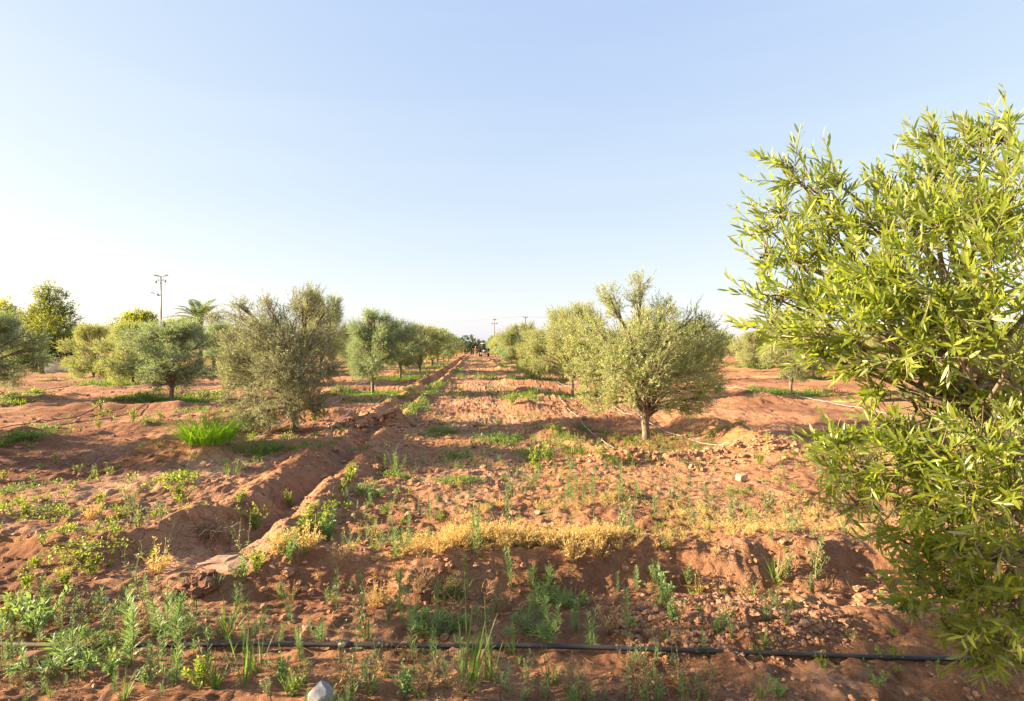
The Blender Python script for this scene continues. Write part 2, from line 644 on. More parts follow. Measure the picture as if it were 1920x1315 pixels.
M['tree_green'] = leafmat('broad_green_leaf', [(.06, .095, .02), (.11, .15, .025), (.20, .20, .03)], (.14, .18, .06), (.42, .44, .05), .4)
M['tree_dark'] = leafmat('dark_evergreen_leaf', [(.022, .042, .022), (.04, .062, .03), (.06, .085, .04)], (.06, .09, .05), (.10, .15, .05), .25)
M['palm'] = leafmat('palm_leaflet', [(.08, .12, .035), (.13, .17, .055)], (.16, .2, .08), (.36, .42, .10), .32, .4)
M['grass'] = leafmat('grass_blade', [(.075, .135, .028), (.115, .19, .038), (.165, .235, .05)], (.12, .18, .05), (.32, .45, .07), .36)
M['lush'] = leafmat('lush_grass_blade', [(.11, .22, .014), (.16, .29, .02), (.24, .35, .035)], (.17, .28, .035), (.44, .62, .04), .42)
M['feather'] = leafmat('bluish_weed_leaf', [(.12, .20, .065), (.175, .265, .09), (.25, .32, .11)], (.22, .29, .13), (.36, .48, .14), .34)
M['leafy'] = leafmat('bright_weed_leaf', [(.12, .19, .02), (.19, .26, .03), (.28, .31, .05)], (.2, .26, .06), (.46, .52, .06), .36)
M['dusty'] = leafmat('dusty_weed_leaf', [(.14, .18, .075), (.2, .235, .10), (.28, .28, .14)], (.22, .25, .13), (.36, .38, .14), .32)
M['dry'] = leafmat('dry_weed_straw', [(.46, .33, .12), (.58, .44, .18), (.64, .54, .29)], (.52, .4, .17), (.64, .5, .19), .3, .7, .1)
M['drybrown'] = leafmat('brown_straw', [(.26, .17, .08), (.36, .25, .13), (.45, .34, .2)], (.34, .24, .12), (.4, .28, .14), .2, .8, .1)  # browner straw for some dried weeds and the loose litter
M['stem'] = surf('green_stem', (.14, .18, .06), (.22, .25, .09), 30, .7, 0)
M['seed'] = surf('pale_seed_head', (.45, .40, .28), (.6, .56, .42), 60, .9, 0)
M['pipe'] = surf('black_pipe', (.016, .016, .017), (.05, .043, .038), 7, .5, .15, 40, spec=.5)
M['pipedust'] = surf('dusty_pipe', (.09, .065, .05), (.17, .12, .09), 9, .7, .15, 40)
M['hose'] = surf('grey_drip_hose', (.22, .20, .18), (.36, .33, .30), 6, .6, 0, spec=.3)
M['hosedark'] = surf('dark_drip_hose', (.04, .037, .035), (.09, .08, .075), 6, .6, 0)
M['rock'] = surf('grey_rock', (.17, .18, .19), (.33, .32, .31), 9, .8, .6, 30, dist=.01)
M['palestone'] = surf('pale_block', (.36, .25, .15), (.48, .35, .22), 14, .9, .5)
M['brick'] = surf('broken_brick', (.24, .105, .06), (.33, .16, .10), 12, .9, .6)
M['mud'] = surf('dried_mud', (.28, .16, .105), (.40, .25, .17), 6, .9, .6, 22)
M['galv'] = surf('grey_pole_metal', (.27, .27, .29), (.36, .36, .38), 3, .5, 0, metal=.3)
M['lamp'] = surf('lamp_head_metal', (.20, .19, .18), (.30, .29, .28), 5, .45, 0, metal=.2)
M['panel'] = surf('solar_panel', (.03, .035, .05), (.05, .055, .08), 5, .25, 0)
M['wall'] = surf('whitewashed_wall', (.74, .76, .80), (.82, .83, .85), 3, .9, .2)
M['wood'] = surf('weathered_pole', (.12, .085, .06), (.22, .16, .12), 6, .9, .3)
M['redwhite'] = surf('faded_red_paint', (.42, .20, .18), (.55, .34, .30), 2, .7, 0)
M['tractor_red'] = surf('tractor_paint', (.17, .06, .045), (.26, .12, .09), 4, .5, 0)
M['tyre'] = surf('tyre_rubber', (.02, .02, .02), (.05, .045, .04), 8, .9, .3)
M['canopy'] = surf('canopy_roof', (.52, .53, .50), (.62, .62, .58), 4, .6, 0)
M['steel'] = surf('tractor_steel', (.16, .13, .12), (.30, .24, .21), 5, .6, 0)
M['skin'] = surf('skin', (.30, .16, .10), (.38, .21, .14), 9, .6, 0)
M['orange'] = surf('orange_shirt', (.42, .15, .085), (.52, .23, .14), 9, .9, 0)
M['khaki'] = surf('khaki_trousers', (.40, .32, .22), (.5, .41, .3), 9, .9, 0)
M['hat'] = surf('pale_cap', (.55, .5, .45), (.66, .62, .56), 9, .9, 0)
M['rust'] = surf('dry_root', (.19, .12, .07), (.3, .2, .12), 9, .9, 0)

# ------------------------------------------------------------------ ground sheet
def graded(a, lim, s, p):
    out = [0.0]
    x = 0.0
    while x < lim:
        x += s * max(1.0, (x / a)) ** p
        out.append(x)
    return np.array(out)


gx = graded(3.6, 900, .019, 1.5)
gx = np.concatenate([-gx[:0:-1], gx])
gy = 2.3 + graded(2.6, 1200, .017, 1.22)
gb = 2.3 - graded(1.0, 40, .06, 1.3)[1:]
gy = np.concatenate([gb[::-1], gy])
XX, YY = np.meshgrid(gx, gy)
ZZ = H(XX, YY)
nx, ny = len(gx), len(gy)
V = np.stack([XX, YY, ZZ], -1).reshape(-1, 3)
ii = (np.arange(ny - 1) * nx)[:, None] + np.arange(nx - 1)[None]
Q = np.stack([ii, ii + 1, ii + nx + 1, ii + nx], -1).reshape(-1, 4)
gm = MB()
gm.add(V, Q)
gme = gm.mesh('ground', M['soil'])
# soil colour drivers: r pale crust, g fresh orange earth, b darker earth: hollows, churned mound, moist patches, painted-in shade
xf, yf = XX.ravel(), YY.ravel()
crust = np.zeros(len(xf))
crust = np.maximum(crust, .9 * rg(np.hypot((xf + 1.95) / .6, (yf - 4.8) / .36), 1))
al = xf * .93 + yf * .36
ac = -xf * .36 + yf * .93
crust = np.maximum(crust, .9 * sst(-2.7, -3.6, xf) * sst(5.0, 5.8, yf) * sst(10.5, 8, yf) * sst(.05, .5, fbm(al * .5, ac * 2.4, 2)))
crust = np.maximum(crust, .8 * rg(np.hypot((xf - 1.78) / .4, (yf - 2.9) / .22), 1))
crust = np.maximum(crust, .65 * sst(-1.3, -.6, xf) * sst(5.5, 7.5, yf) * sst(4, 2, xf) * sst(-.1, .5, fbm(xf * .6, yf * .6, 2)))
crust = np.maximum(crust, .6 * sst(-4.5, -6, xf) * sst(.1, .6, fbm(xf * .3, yf * .8 + 3, 2)))
zl = ZZ.ravel() - .06 * fbm(xf * .17, yf * .17, 3)
orange = sst(.05, .15, zl) * sst(-.3, .4, fbm(xf * .5 + 7, yf * .5, 2))
orange = np.maximum(orange, .5 * sst(16, 40, yf))
damp_shade = .55 * sst(-.04, -.15, zl) * sst(3.0, 5.0, yf) + .5 * rg(np.hypot((xf + 2.1) / 1.0, (yf - 12.4) / .6), 1)
damp_shade = damp_shade + .55 * sst(.12, .55, fbm(xf * .35 + 60, yf * .5, 3)) * sst(3, 5, yf) + .35 * sst(.2, .6, fbm(xf * 1.4 + 80, yf * 1.6, 3))  # broad patches paint shade into the soil colour, finer ones moist earth
rgba = np.stack([crust, orange, np.clip(damp_shade, 0, .8), np.ones_like(crust)], -1).astype(np.float32)
ca = gme.color_attributes.new('soil', 'FLOAT_COLOR', 'POINT')
ca.data.foreach_set('color', rgba.ravel())
tag(obj('ground', gme), kind='structure')


# ------------------------------------------------------------------ olive trees
def olive(seed, blobs, dens, L, W, ltw=.34, lpt=18, hi=False, up=.35, fork=.55, rt=.075, lean=(0, 0), limbs=True, centre=None, mats=('olive_warm', 'twig'), twigs=True, curl=.12, trunk_z=0.0, outw=.45):
    """returns (trunk mesh, crown mesh); blobs = (x, y, z, r)"""
    rs = np.random.RandomState(seed)
    B = np.array(blobs, float)
    cr = MB()
    if centre is None:
        centre = np.average(B[:, :3], axis=0, weights=B[:, 3])
    starts, dirs, lens = [], [], []
    for (x, y, z, r) in B:
        n = max(7, int(dens * (r / .3) ** 2 * rs.uniform(.4, 1.3)))
        o = rvec(n, rs)
        fr = rs.uniform(.25, 1, n) ** .6
        c = np.array([x, y, z])
        s = c + o * (r * fr)[:, None] * .85
        out = nrm(s - centre)
        d = nrm(.75 * o + outw * out + np.array([0, 0, up]) + .45 * rs.normal(size=(n, 3)))
        starts.append(s - d * ltw * .3)
        dirs.append(d)
        lens.append(ltw * rs.uniform(.55, 1.25, n) * min(1.2, .6 + r))
    S = np.concatenate(starts)
    D = np.concatenate(dirs)
    LN = np.concatenate(lens)
    n = len(S)
    bend = rs.normal(size=(n, 3)) * .22 + np.array([0, 0, .1])

    def tw(t):
        return S[:, None] + (D[:, None] * t[..., None] + bend[:, None] * (t ** 2)[..., None] * .5) * LN[:, None, None]
    tt = np.broadcast_to(np.linspace(.08, 1, lpt)[None], (n, lpt)) + rs.uniform(-.03, .03, (n, lpt))
    pos = tw(tt)
    tan = nrm(D[:, None] + bend[:, None] * tt[..., None])
    ref = rvec(n, rs)[:, None]
    pa = nrm(np.cross(tan, ref))
    pb = np.cross(tan, pa)
    ph = (np.arange(lpt) // 2 * (PI / 2) + (np.arange(lpt) % 2) * PI)[None] + rs.uniform(-.5, .5, (n, lpt))
    side = pa * np.cos(ph)[..., None] + pb * np.sin(ph)[..., None]
    spread = np.linspace(1.0, .3, lpt)[None, :, None]
    ld = nrm(tan * .75 + side * spread + np.array([0, 0, .12]) + .18 * rs.normal(size=(n, lpt, 3)))
    ln = nrm(tan * .8 - side * .6 + .55 * rs.normal(size=(n, lpt, 3)) + np.array([0, 0, .35]))
    sz = rs.uniform(.7, 1.15, n * lpt) * np.broadcast_to(np.sin(np.linspace(.7, 2.4, lpt))[None], (n, lpt)).ravel()
    leaves(cr, pos.reshape(-1, 3), ld.reshape(-1, 3), ln.reshape(-1, 3), L * sz, W * sz, hi, curl=rs.uniform(-.05, 2 * curl, n * lpt), mat=0)
    if twigs:
        t3 = np.broadcast_to(np.array([0, .5, 1.])[None], (n, 3))
        r0 = .0022 if hi else .003
        tubes(cr, tw(t3), np.array([r0, r0 * .75, r0 * .35])[None], 3, 1)
    tk = MB()
    lx, ly = lean
    fk = np.array([lx, ly, fork])
    base = spline([(0, 0, trunk_z - .12), (lx * .2 + .01, ly * .2, trunk_z + .12), (lx * .6 - .015, ly * .6 + .01, fork * .6 + trunk_z * .4), fk], 10)
    tube(tk, base, np.concatenate([[rt * 1.55, rt * 1.28, rt * 1.1], np.full(4, rt), [rt * 1.0, rt * 1.02, rt * .9]]), 10)
    if limbs:
        pts, rad, p2, r2 = [], [], [], []
        for (x, y, z, r) in B:
            c = np.array([x, y, z])
            h = c - fk
            mid = fk + h * np.array([.34, .34, .58]) + np.array([0, 0, .10 * np.linalg.norm(h[:2])]) + rs.normal(size=3) * .03
            st = fk - np.array([0, 0, rs.uniform(0, .12)])
            pts.append(spline([st, mid, c], 8))
            a = rt * rs.uniform(.3, .52)
            rad.append(np.linspace(a, .011, 8))
            for _ in range(5):
                e = c + rvec(1, rs)[0] * r * .75
                p2.append(spline([pts[-1][5], .5 * (c + e) + rs.normal(size=3) * .03, e], 5))
                r2.append(np.linspace(.012, .004, 5))
        tubes(tk, pts, np.array(rad), 6)
        tubes(tk, p2, np.array(r2), 4)
    return tk, cr


def crown_blobs(rs, a, hc, b, n=26, tops=4, flat=.0, r0=.36):
    """irregular blobs filling an egg of radius a, half-height b, centre height hc"""
    out = []
    k = 0
    while len(out) < n and k < 2000:
        k += 1
        zq = rs.uniform(-1, 1)
        an = rs.uniform(0, 2 * PI)
        f = rs.uniform(.1, .9) ** .55
        w = a * (1 - .45 * abs(zq) ** 3) * (1 - .2 * max(0, zq)) * (1 + .12 * rs.normal())
        c = np.array([math.cos(an) * w * f, math.sin(an) * w * f, hc + zq * b * .86])
        r = r0 * rs.uniform(.65, 1.2)
        if any(np.linalg.norm(c - q[:3]) < .5 * r for q in out):
            continue
        out.append(np.array([*c, r]))
    for _ in range(tops):
        an = rs.uniform(0, 2 * PI)
        q = rs.uniform(.05, .62) * a
        out.append(np.array([q * math.cos(an), q * math.sin(an), hc + b * rs.uniform(.78, 1.12), r0 * rs.uniform(.35, .6)]))
    return out


def pxblobs(lst, origin, d0):
    """blobs given as (u, v, depth offset, radius in photo pixels) round a tree standing at origin"""
    out = []
    for (u, v, dd, r) in lst:
        d = d0 + dd
        p = P(u, v, d) - np.array([origin[0], origin[1], 0])
        out.append((*p, r * d / F))
    return out


RS = np.random.RandomState(5)
PROTO = {}


def tree_proto(key, seed, a, hc, b, n, dens, mat, L=.072, W=.0155, lpt=14, tops=5, fork=.6, rt=.07, lean=(0, 0), twigs=True, r0=.36):
    rs = np.random.RandomState(seed)
    tk, cr = olive(seed, crown_blobs(rs, a, hc, b, n, tops, r0=r0), dens, L, W, lpt=lpt, fork=fork, rt=rt, lean=lean, mats=(mat, 'twig'), twigs=twigs)
    PROTO[key] = (tk.mesh('trunk', M['bark']), cr.mesh('crown', [M[mat], M['twig']]))


tree_proto('round_grey', 21, 1.45, 1.58, 1.16, 36, 110, 'olive_green', fork=.6, rt=.06, lean=(.02, .05))
tree_proto('tall_green', 22, 1.2, 1.88, 1.2, 30, 110, 'olive_green', fork=.8, rt=.06)
tree_proto('warm_round', 23, 1.45, 1.65, 1.2, 36, 110, 'olive_warm', fork=.6, rt=.06)
tree_proto('warm_tall', 24, 1.3, 1.85, 1.3, 32, 110, 'olive_warm', fork=.6, rt=.06)
for kk, (sd, mt, a, hc, b) in {'far_a': (31, 'olive_green', 1.35, 1.75, 1.15), 'far_b': (32, 'olive_warm', 1.3, 1.8, 1.15), 'far_c': (33, 'olive_green', 1.25, 1.9, 1.2), 'far_d': (34, 'olive_warm', 1.4, 1.75, 1.1)}.items():
    tree_proto(kk, sd, a, hc, b, 26, 30, mt, L=.15, W=.05, lpt=8, twigs=False)


def place_tree(key, x, y, sc, rz, label, group, name='olive_tree', cat='olive tree'):
    z = float(H(x, y))
    t = empty(name, (x, y, z - .02), rz, sc)
    tag(t, label, cat, group)
    tk, cr = PROTO[key]
    obj('trunk', tk, t)
    obj('crown', cr, t)
    return t


# --- the two nearest trees of the rows, shaped after the photograph
o1 = TREES[0]
d1 = upx(o1[0], o1[1])[1]
b1 = pxblobs([(450, 590, .1, 28), (447, 570, .1, 16), (505, 588, 0, 26), (498, 565, .1, 15), (570, 575, -.1, 32), (585, 556, .0, 20), (610, 585, .3, 26), (545, 600, .2, 30),
              (435, 640, .1, 30), (480, 630, -.5, 40), (535, 645, -.6, 42), (590, 635, -.2, 40), (615, 650, .4, 24), (455, 690, -.1, 38), (515, 695, -.8, 44), (570, 700, -.6, 44), (605, 700, 0, 28),
              (432, 720, .2, 20), (425, 750, .1, 16), (450, 775, -.1, 22), (500, 770, -.6, 26), (555, 775, -.3, 24), (600, 770, .1, 20), (625, 690, .2, 20), (418, 690, .2, 16), (480, 745, -.3, 36), (545, 750, -.6, 34), (590, 752, -.1, 26), (470, 790, -.2, 22), (500, 785, .3, 22), (430, 665, -.3, 22),
              (520, 640, .7, 46), (560, 690, .8, 46), (470, 700, .8, 42), (540, 730, .9, 36), (600, 620, .8, 30)], o1, d1)
tk, cr = olive(41, b1, 115, .066, .0130, ltw=.29, lpt=16, fork=.42, rt=.062, mats=('olive_grey', 'twig'), up=.3)
PROTO['hero_left'] = (tk.mesh('trunk', M['bark']), cr.mesh('crown', [M['olive_grey'], M['twig']]))
o2 = [t for t in TREES if t[2] == 'R1' and t[1] < 11][0]
d2 = upx(o2[0], o2[1])[1]
b2 = pxblobs([(1200, 528, 0, 22), (1192, 556, 0, 20), (1140, 552, .1, 22), (1152, 578, 0, 20), (1245, 575, 0, 22), (1300, 590, .1, 24), (1325, 610, 0, 22), (1250, 600, -.3, 30), (1205, 605, -.3, 30),
              (1100, 610, .2, 30), (1085, 640, .1, 26), (1130, 630, -.4, 38), (1180, 640, -.7, 42), (1240, 640, -.8, 44), (1300, 640, -.4, 40), (1335, 650, 0, 26),
              (1110, 680, -.1, 34), (1160, 690, -.7, 42), (1220, 695, -.9, 44), (1285, 690, -.6, 42), (1335, 690, 0, 28), (1110, 720, .1, 26), (1150, 725, -.4, 26), (1205, 712, -.9, 30), (1240, 722, -.8, 24),
              (1275, 730, -.5, 28), (1315, 725, -.1, 24), (1290, 762, -.3, 18), (1272, 755, .3, 18), (1340, 720, .4, 22), (1105, 738, 0, 22), (1320, 748, -.1, 20), (1150, 752, -.5, 19), (1185, 748, -.8, 16), (1255, 758, -.6, 17), (1300, 765, .2, 20), (1120, 755, .5, 22), (1200, 750, .6, 24), (1075, 690, .1, 24), (1345, 635, .2, 20), (1070, 660, .2, 22),
              (1180, 650, .8, 46), (1250, 660, .9, 46), (1300, 680, .8, 40), (1130, 680, .8, 38), (1220, 610, .7, 36)], o2, d2)
tk, cr = olive(42, b2, 98, .066, .0140, ltw=.30, lpt=16, fork=.50, rt=.070, lean=(.03, 0), mats=('olive_warm', 'twig'), up=.5)
PROTO['hero_right'] = (tk.mesh('trunk', M['bark']), cr.mesh('crown', [M['olive_warm'], M['twig']]))

ORD = ['first', 'second', 'third', 'fourth', 'fifth', 'sixth', 'seventh', 'eighth', 'ninth', 'tenth', 'eleventh', 'twelfth', 'thirteenth', 'fourteenth']
ROWN = {'L1': 'left of the dirt track', 'R1': 'right of the dirt track'}
HERO = {}
cnt = {}
for (x, y, rk) in sorted(TREES, key=lambda t: t[1]):
    u, d = upx(x, y)
    rs = np.random.RandomState(int(abs(x * 131 + y * 17)) + 3)
    rz = rs.uniform(0, 6.28)
    sc = rs.uniform(.96, 1.14)
    off = (rk == 'L1' and y < 5) or (rk in ('L2', 'L3') and y < 13)
    if rk in ROWN and not off:
        cnt[rk] = cnt.get(rk, 0) + 1
        c = cnt[rk]
    if (x, y, rk) == o1:
        place_tree('hero_left', x, y, 1, 0, 'ragged grey-brown olive tree behind the bright grass tuft, nearest in the left row', 'olive trees in the row left of the track')
        continue
    if (x, y, rk) == o2:
        place_tree('hero_right', x, y, 1, 0, 'broad yellow-green olive tree with forked trunk and a tall sprig on top', 'olive trees in the row right of the track')
        continue
    near = d < 46
    warm = (rk[0] == 'R')
    if near:
        key = ['round_grey', 'tall_green', 'warm_tall', 'warm_round'][rs.randint(4)] if not warm else ['warm_round', 'warm_tall', 'warm_round', 'tall_green'][rs.randint(4)]
    else:
        key = ['far_a', 'far_b', 'far_c', 'far_d'][rs.randint(4)]
    if rk in ROWN:
        g = 'olive trees in the row %s' % ROWN[rk].replace('dirt ', '')
        if off:
            lab = 'olive tree off to the side that shades the black pipe'
            rz = 0.0
            key, sc = 'tall_green', (1.1, 1.32, 1.05) if rk == 'L1' else 1.0
        elif c <= 9:
            lab = '%s olive tree along the row %s' % (ORD[c - 1], ROWN[rk])
            sc = ((1.5, 1.5, 1.06) if rk == 'L1' else (1.25, 1.25, 1.0))
        else:
            lab = 'tiny distant olive tree in the row %s, towards the tractor' % ROWN[rk]
        if rk == 'L1' and not off and c == 2:
            key, sc = 'tall_green', (1.0, 1.0, .97)
            lab = 'upright olive tree on a bare straight trunk, second in the left row'
        if rk == 'L1' and not off and c in (3, 4):
            key, sc = ['tall_green', 'warm_tall'][c - 3], [(1.2, 1.2, .98), (1.4, 1.4, 1.02)][c - 3]
        if rk == 'R1' and c == 2:
            key, sc = 'warm_tall', (1.02, 1.02, .98)
            lab = 'tall olive tree partly hidden behind the broad yellow-green one, second in the right row'
        if rk == 'R1' and c == 3:
            key, sc = 'warm_round', .92
    else:
        side = 'left' if rk[0] == 'L' else 'right'
        g = 'olive trees of the outer rows on the %s' % side
        lab = None
        if (x, y) == (-9.54, 18.4):
            key, sc, rz = 'round_grey', (1.12, 1.12, .93), .6
            lab = 'rounded grey-green olive tree on a leaning trunk in front of the street lamp'
        elif (x, y) == (-15.4, 18.5):
            key, sc = 'round_grey', (1.05, 1.05, 1.02)
            lab = 'blue-green olive tree cut by the left edge beside the white wall'
        elif (x, y) == (-15.1, 25.9):
            key, sc = 'warm_round', (1.05, 1.05, .98)
            lab = 'low bushy olive tree just behind the rounded grey-green one'
        elif (x, y) == (-20.3, 31.4):
            key, sc = 'warm_round', (1.08, 1.08, 1.05)
            lab = 'pale yellow-green olive tree with a whitish trunk right of the white wall'
        elif (x, y) == (11.6, 20.4):
            key, sc, rz = 'warm_tall', .95, 1.0
            lab = 'olive tree with a slanting trunk in green weeds, seen under the big branches'
        elif (x, y) == (-9.7, 36):
            key, sc = 'warm_tall', (1.3, 1.3, 1.55)
            lab = 'tall light green tree rising just behind the ragged grey-brown olive tree'
        elif off:
            lab = 'olive tree beyond the left edge that shades the bare soil'
        else:
            far = ['nearer', 'farther', 'most distant'][int(np.clip((d - 20) / 25, 0, 2))]
            lab = 'one of the %s olive trees of the outer rows on the %s side' % (far, side)
    place_tree(key, x, y, sc, rz, lab, g)

# --- the big tree at the right edge
base = np.array([3.05, 2.25])
bl = []
spec = [(1475, 320, 2.35, 40), (1510, 350, 2.3, 46), (1555, 335, 2.3, 40), (1545, 385, 2.35, 46), (1595, 415, 2.3, 30), (1435, 480, 2.35, 38), (1480, 465, 2.3, 52), (1530, 470, 2.3, 56), (1460, 400, 2.4, 30),
        (1440, 430, 2.4, 34), (1575, 450, 2.25, 60), (1455, 560, 2.3, 48), (1510, 560, 2.2, 62), (1560, 540, 2.2, 64), (1440, 605, 2.3, 40), (1480, 625, 2.2, 44), (1545, 620, 2.1, 56), (1610, 520, 2.1, 72), (1610, 610, 2.0, 74),
        (1640, 430, 2.15, 66), (1660, 370, 2.25, 46), (1640, 400, 2.3, 40), (1690, 360, 2.3, 48), (1760, 290, 2.3, 38), (1750, 260, 2.35, 24), (1745, 330, 2.3, 50), (1790, 320, 2.25, 52), (1840, 285, 2.2, 46), (1835, 248, 2.25, 24), (1880, 256, 2.2, 30),
        (1890, 300, 2.1, 52), (1720, 430, 2.1, 80), (1800, 420, 2.0, 90), (1880, 400, 1.95, 90), (1690, 530, 2.0, 86), (1770, 530, 1.9, 92), (1860, 520, 1.85, 100), (1700, 620, 1.95, 84), (1780, 640, 1.9, 80), (1870, 620, 1.85, 90),
        (1670, 685, 2.1, 32), (1590, 690, 2.15, 20), (1630, 735, 2.15, 22), (1550, 670, 2.2, 22), (1740, 700, 2.05, 40), (1820, 720, 2.1, 46), (1890, 710, 2.0, 54), 
        (1570, 830, 2.25, 44), (1600, 815, 2.2, 24), (1665, 795, 2.1, 36), (1740, 780, 2.1, 56), (1560, 890, 2.2, 44), (1620, 880, 2.1, 60), (1690, 860, 2.05, 66), (1760, 850, 2.0, 70), (1840, 830, 1.95, 80), (1900, 860, 1.9, 80),
        (1610, 940, 2.15, 44), (1680, 950, 2.05, 62), (1750, 940, 2.0, 76), (1830, 930, 1.9, 86), (1900, 960, 1.85, 80), (1720, 1020, 2.05, 56), (1790, 1030, 1.95, 72), (1870, 1050, 1.9, 76), (1720, 1090, 2.1, 40), (1770, 1110, 2.0, 52),
        (1840, 1130, 1.92, 64), (1900, 1130, 1.88, 66), (1700, 1140, 2.15, 26), (1780, 1180, 2.05, 36), (1830, 1200, 1.98, 42), (1890, 1215, 1.92, 44), (1850, 1250, 1.98, 24)]
for (u, v, d, r) in spec:
    p = P(u, v, d)
    bl.append((p[0] - base[0], p[1] - base[1], p[2], r * d / F * 1.02))
rs = np.random.RandomState(77)
while len(bl) < len(spec) + 34:      # the rest of its crown, towards the right and behind
    o = rvec(1, rs)[0] * rs.uniform(.45, .95)
    p = np.array([.15 + o[0] * 1.35, .15 + o[1] * 1.25, 1.65 + o[2] * 1.0])
    if upx(p[0] + base[0], p[1] + base[1])[0] < 1800 or p[1] < -.9:
        continue
    bl.append((*p, rs.uniform(.16, .26)))
tz = float(H(*base))
t = empty('olive_tree', (base[0], base[1], tz))
tag(t, 'big close olive tree at the right edge, its leaves hanging over the black pipe', 'olive tree', 'olive trees in the row right of the track')
bl = [(a, b, c - tz, r) for (a, b, c, r) in bl]
tk, cr = olive(51, bl, 98, .068, .0132, ltw=.25, lpt=15, hi=True, fork=.6, rt=.10, limbs=False, centre=np.array([.1, 0, 1.35]), up=.12, outw=.85, curl=.10)
obj('trunk', (tk, M['bark']), t)
obj('crown', (cr, [M['olive_near'], M['twig']]), t)
rs = np.random.RandomState(52)
B = np.array(bl)
# limbs: six main branches, each feeding the blobs nearest its end
ends = np.array([P(1560, 480, 2.3), P(1760, 400, 2.15), P(1640, 620, 2.1), P(1680, 880, 2.1), P(1830, 1000, 2.0), (4.2, 2.6, 1.9), (3.4, 3.1, 2.2)]) - np.array([base[0], base[1], tz])
own = np.argmin(((B[:, None, :3] - ends[None]) ** 2).sum(-1), 1)
for k, e in enumerate(ends):
    bm_ = MB()
    st = np.array([0, 0, .58 - .03 * k])
    mid = st + (e - st) * .5 + np.array([0, 0, .05]) + rs.normal(size=3) * .09
    main = spline([st, st + (mid - st) * .4 + np.array([0, 0, .06]) + rs.normal(size=3) * .04, mid, mid + (e - mid) * .5 + rs.normal(size=3) * .06, e], 16)
    tube(bm_, main, np.linspace(.045, .009, 16), 8)
    for (x, y, z, r) in B[own == k]:
        c = np.array([x, y, z])
        j = 3 + int(np.argmin(np.linalg.norm(main[3:] - c, axis=1)) * .7)
        tubes(bm_, [spline([main[j], .65 * main[j] + .35 * c + rs.normal(size=3) * .07, .3 * main[j] + .7 * c + rs.normal(size=3) * .05, c], 7)], np.linspace(.011, .004, 7)[None], 5)
        tubes(bm_, [spline([c + rs.normal(size=3) * .01, c + (q := rvec(1, rs)[0]) * r * .4, c + q * r * .8 + np.array([0, 0, .02])], 4) for _ in range(6)], np.linspace(.004, .002, 4)[None], 3)
    obj('branch', (bm_, M['bark']), t)


# ------------------------------------------------------------------ weeds
def weed_feather(seed, h=.25, stems=3, spread=.35, n=84, L=.052, W=.0048):
    rs = np.random.RandomState(seed)
    mb = MB()
    for s in range(stems):
        an = rs.uniform(0, 2 * PI)
        le = spread * rs.uniform(.3, 1.2) * (0 if (s == 0) else 1)
        d = nrm(np.array([math.cos(an) * le, math.sin(an) * le, 1]))
        hh = h * rs.uniform(.65, 1.0) if s else h
        p0, p2 = np.zeros(3), d * hh
        p1 = p2 * .5 + np.array([math.cos(an), math.sin(an), 0]) * .04 * le
        pts = spline([p0, p1, p2], 6)
        tubes(mb, [pts], np.linspace(.0028, .001, 6)[None], 4, 1)
        t = rs.uniform(.02, 1, n) ** .85
        pos = np.stack([np.interp(t * 5, np.arange(6), pts[:, k]) for k in range(3)], -1)
        a = rs.uniform(0, 2 * PI, n)
        side = np.stack([np.cos(a), np.sin(a), np.zeros(n)], -1)
        dd = side * (.9 - .45 * t[:, None]) + d * .75 + rs.normal(size=(n, 3)) * .12
        leaves(mb, pos, dd, side * -.4 + d, L * (1.15 - .55 * t) * rs.uniform(.7, 1.2, n), W, True, curl=rs.uniform(0, .45, n))
    return mb


def weed_leafy(seed, h=.2, n=200, L=.026, W=.014, stems=9, spread=.8):
    rs = np.random.RandomState(seed)
    mb = MB()
    a = rs.uniform(0, 2 * PI, stems)
    le = rs.uniform(0, spread, stems)
    d = nrm(np.stack([np.cos(a) * le, np.sin(a) * le, np.ones(stems)], -1))
    ln = h * rs.uniform(.55, 1.1, stems)
    tt = np.linspace(0, 1, 5)
    bend = rs.normal(size=(stems, 3)) * .15
    pts = (d[:, None] * tt[None, :, None] + bend[:, None] * (tt ** 2)[None, :, None]) * ln[:, None, None]
    tubes(mb, pts, np.linspace(.0024, .0008, 5)[None], 3, 1)
    k = rs.randint(stems, size=n)
    t = rs.uniform(.1, 1, n) ** .7
    pos = (d[k] * t[:, None] + bend[k] * (t ** 2)[:, None]) * ln[k][:, None] + rs.normal(size=(n, 3)) * .006
    o = rvec(n, rs)
    leaves(mb, pos, o + np.array([0, 0, .4]) + d[k] * .4, rvec(n, rs) + np.array([0, 0, 1.2]), L * rs.uniform(.55, 1.25, n), W * rs.uniform(.7, 1.2, n), True, curl=.15)
    return mb


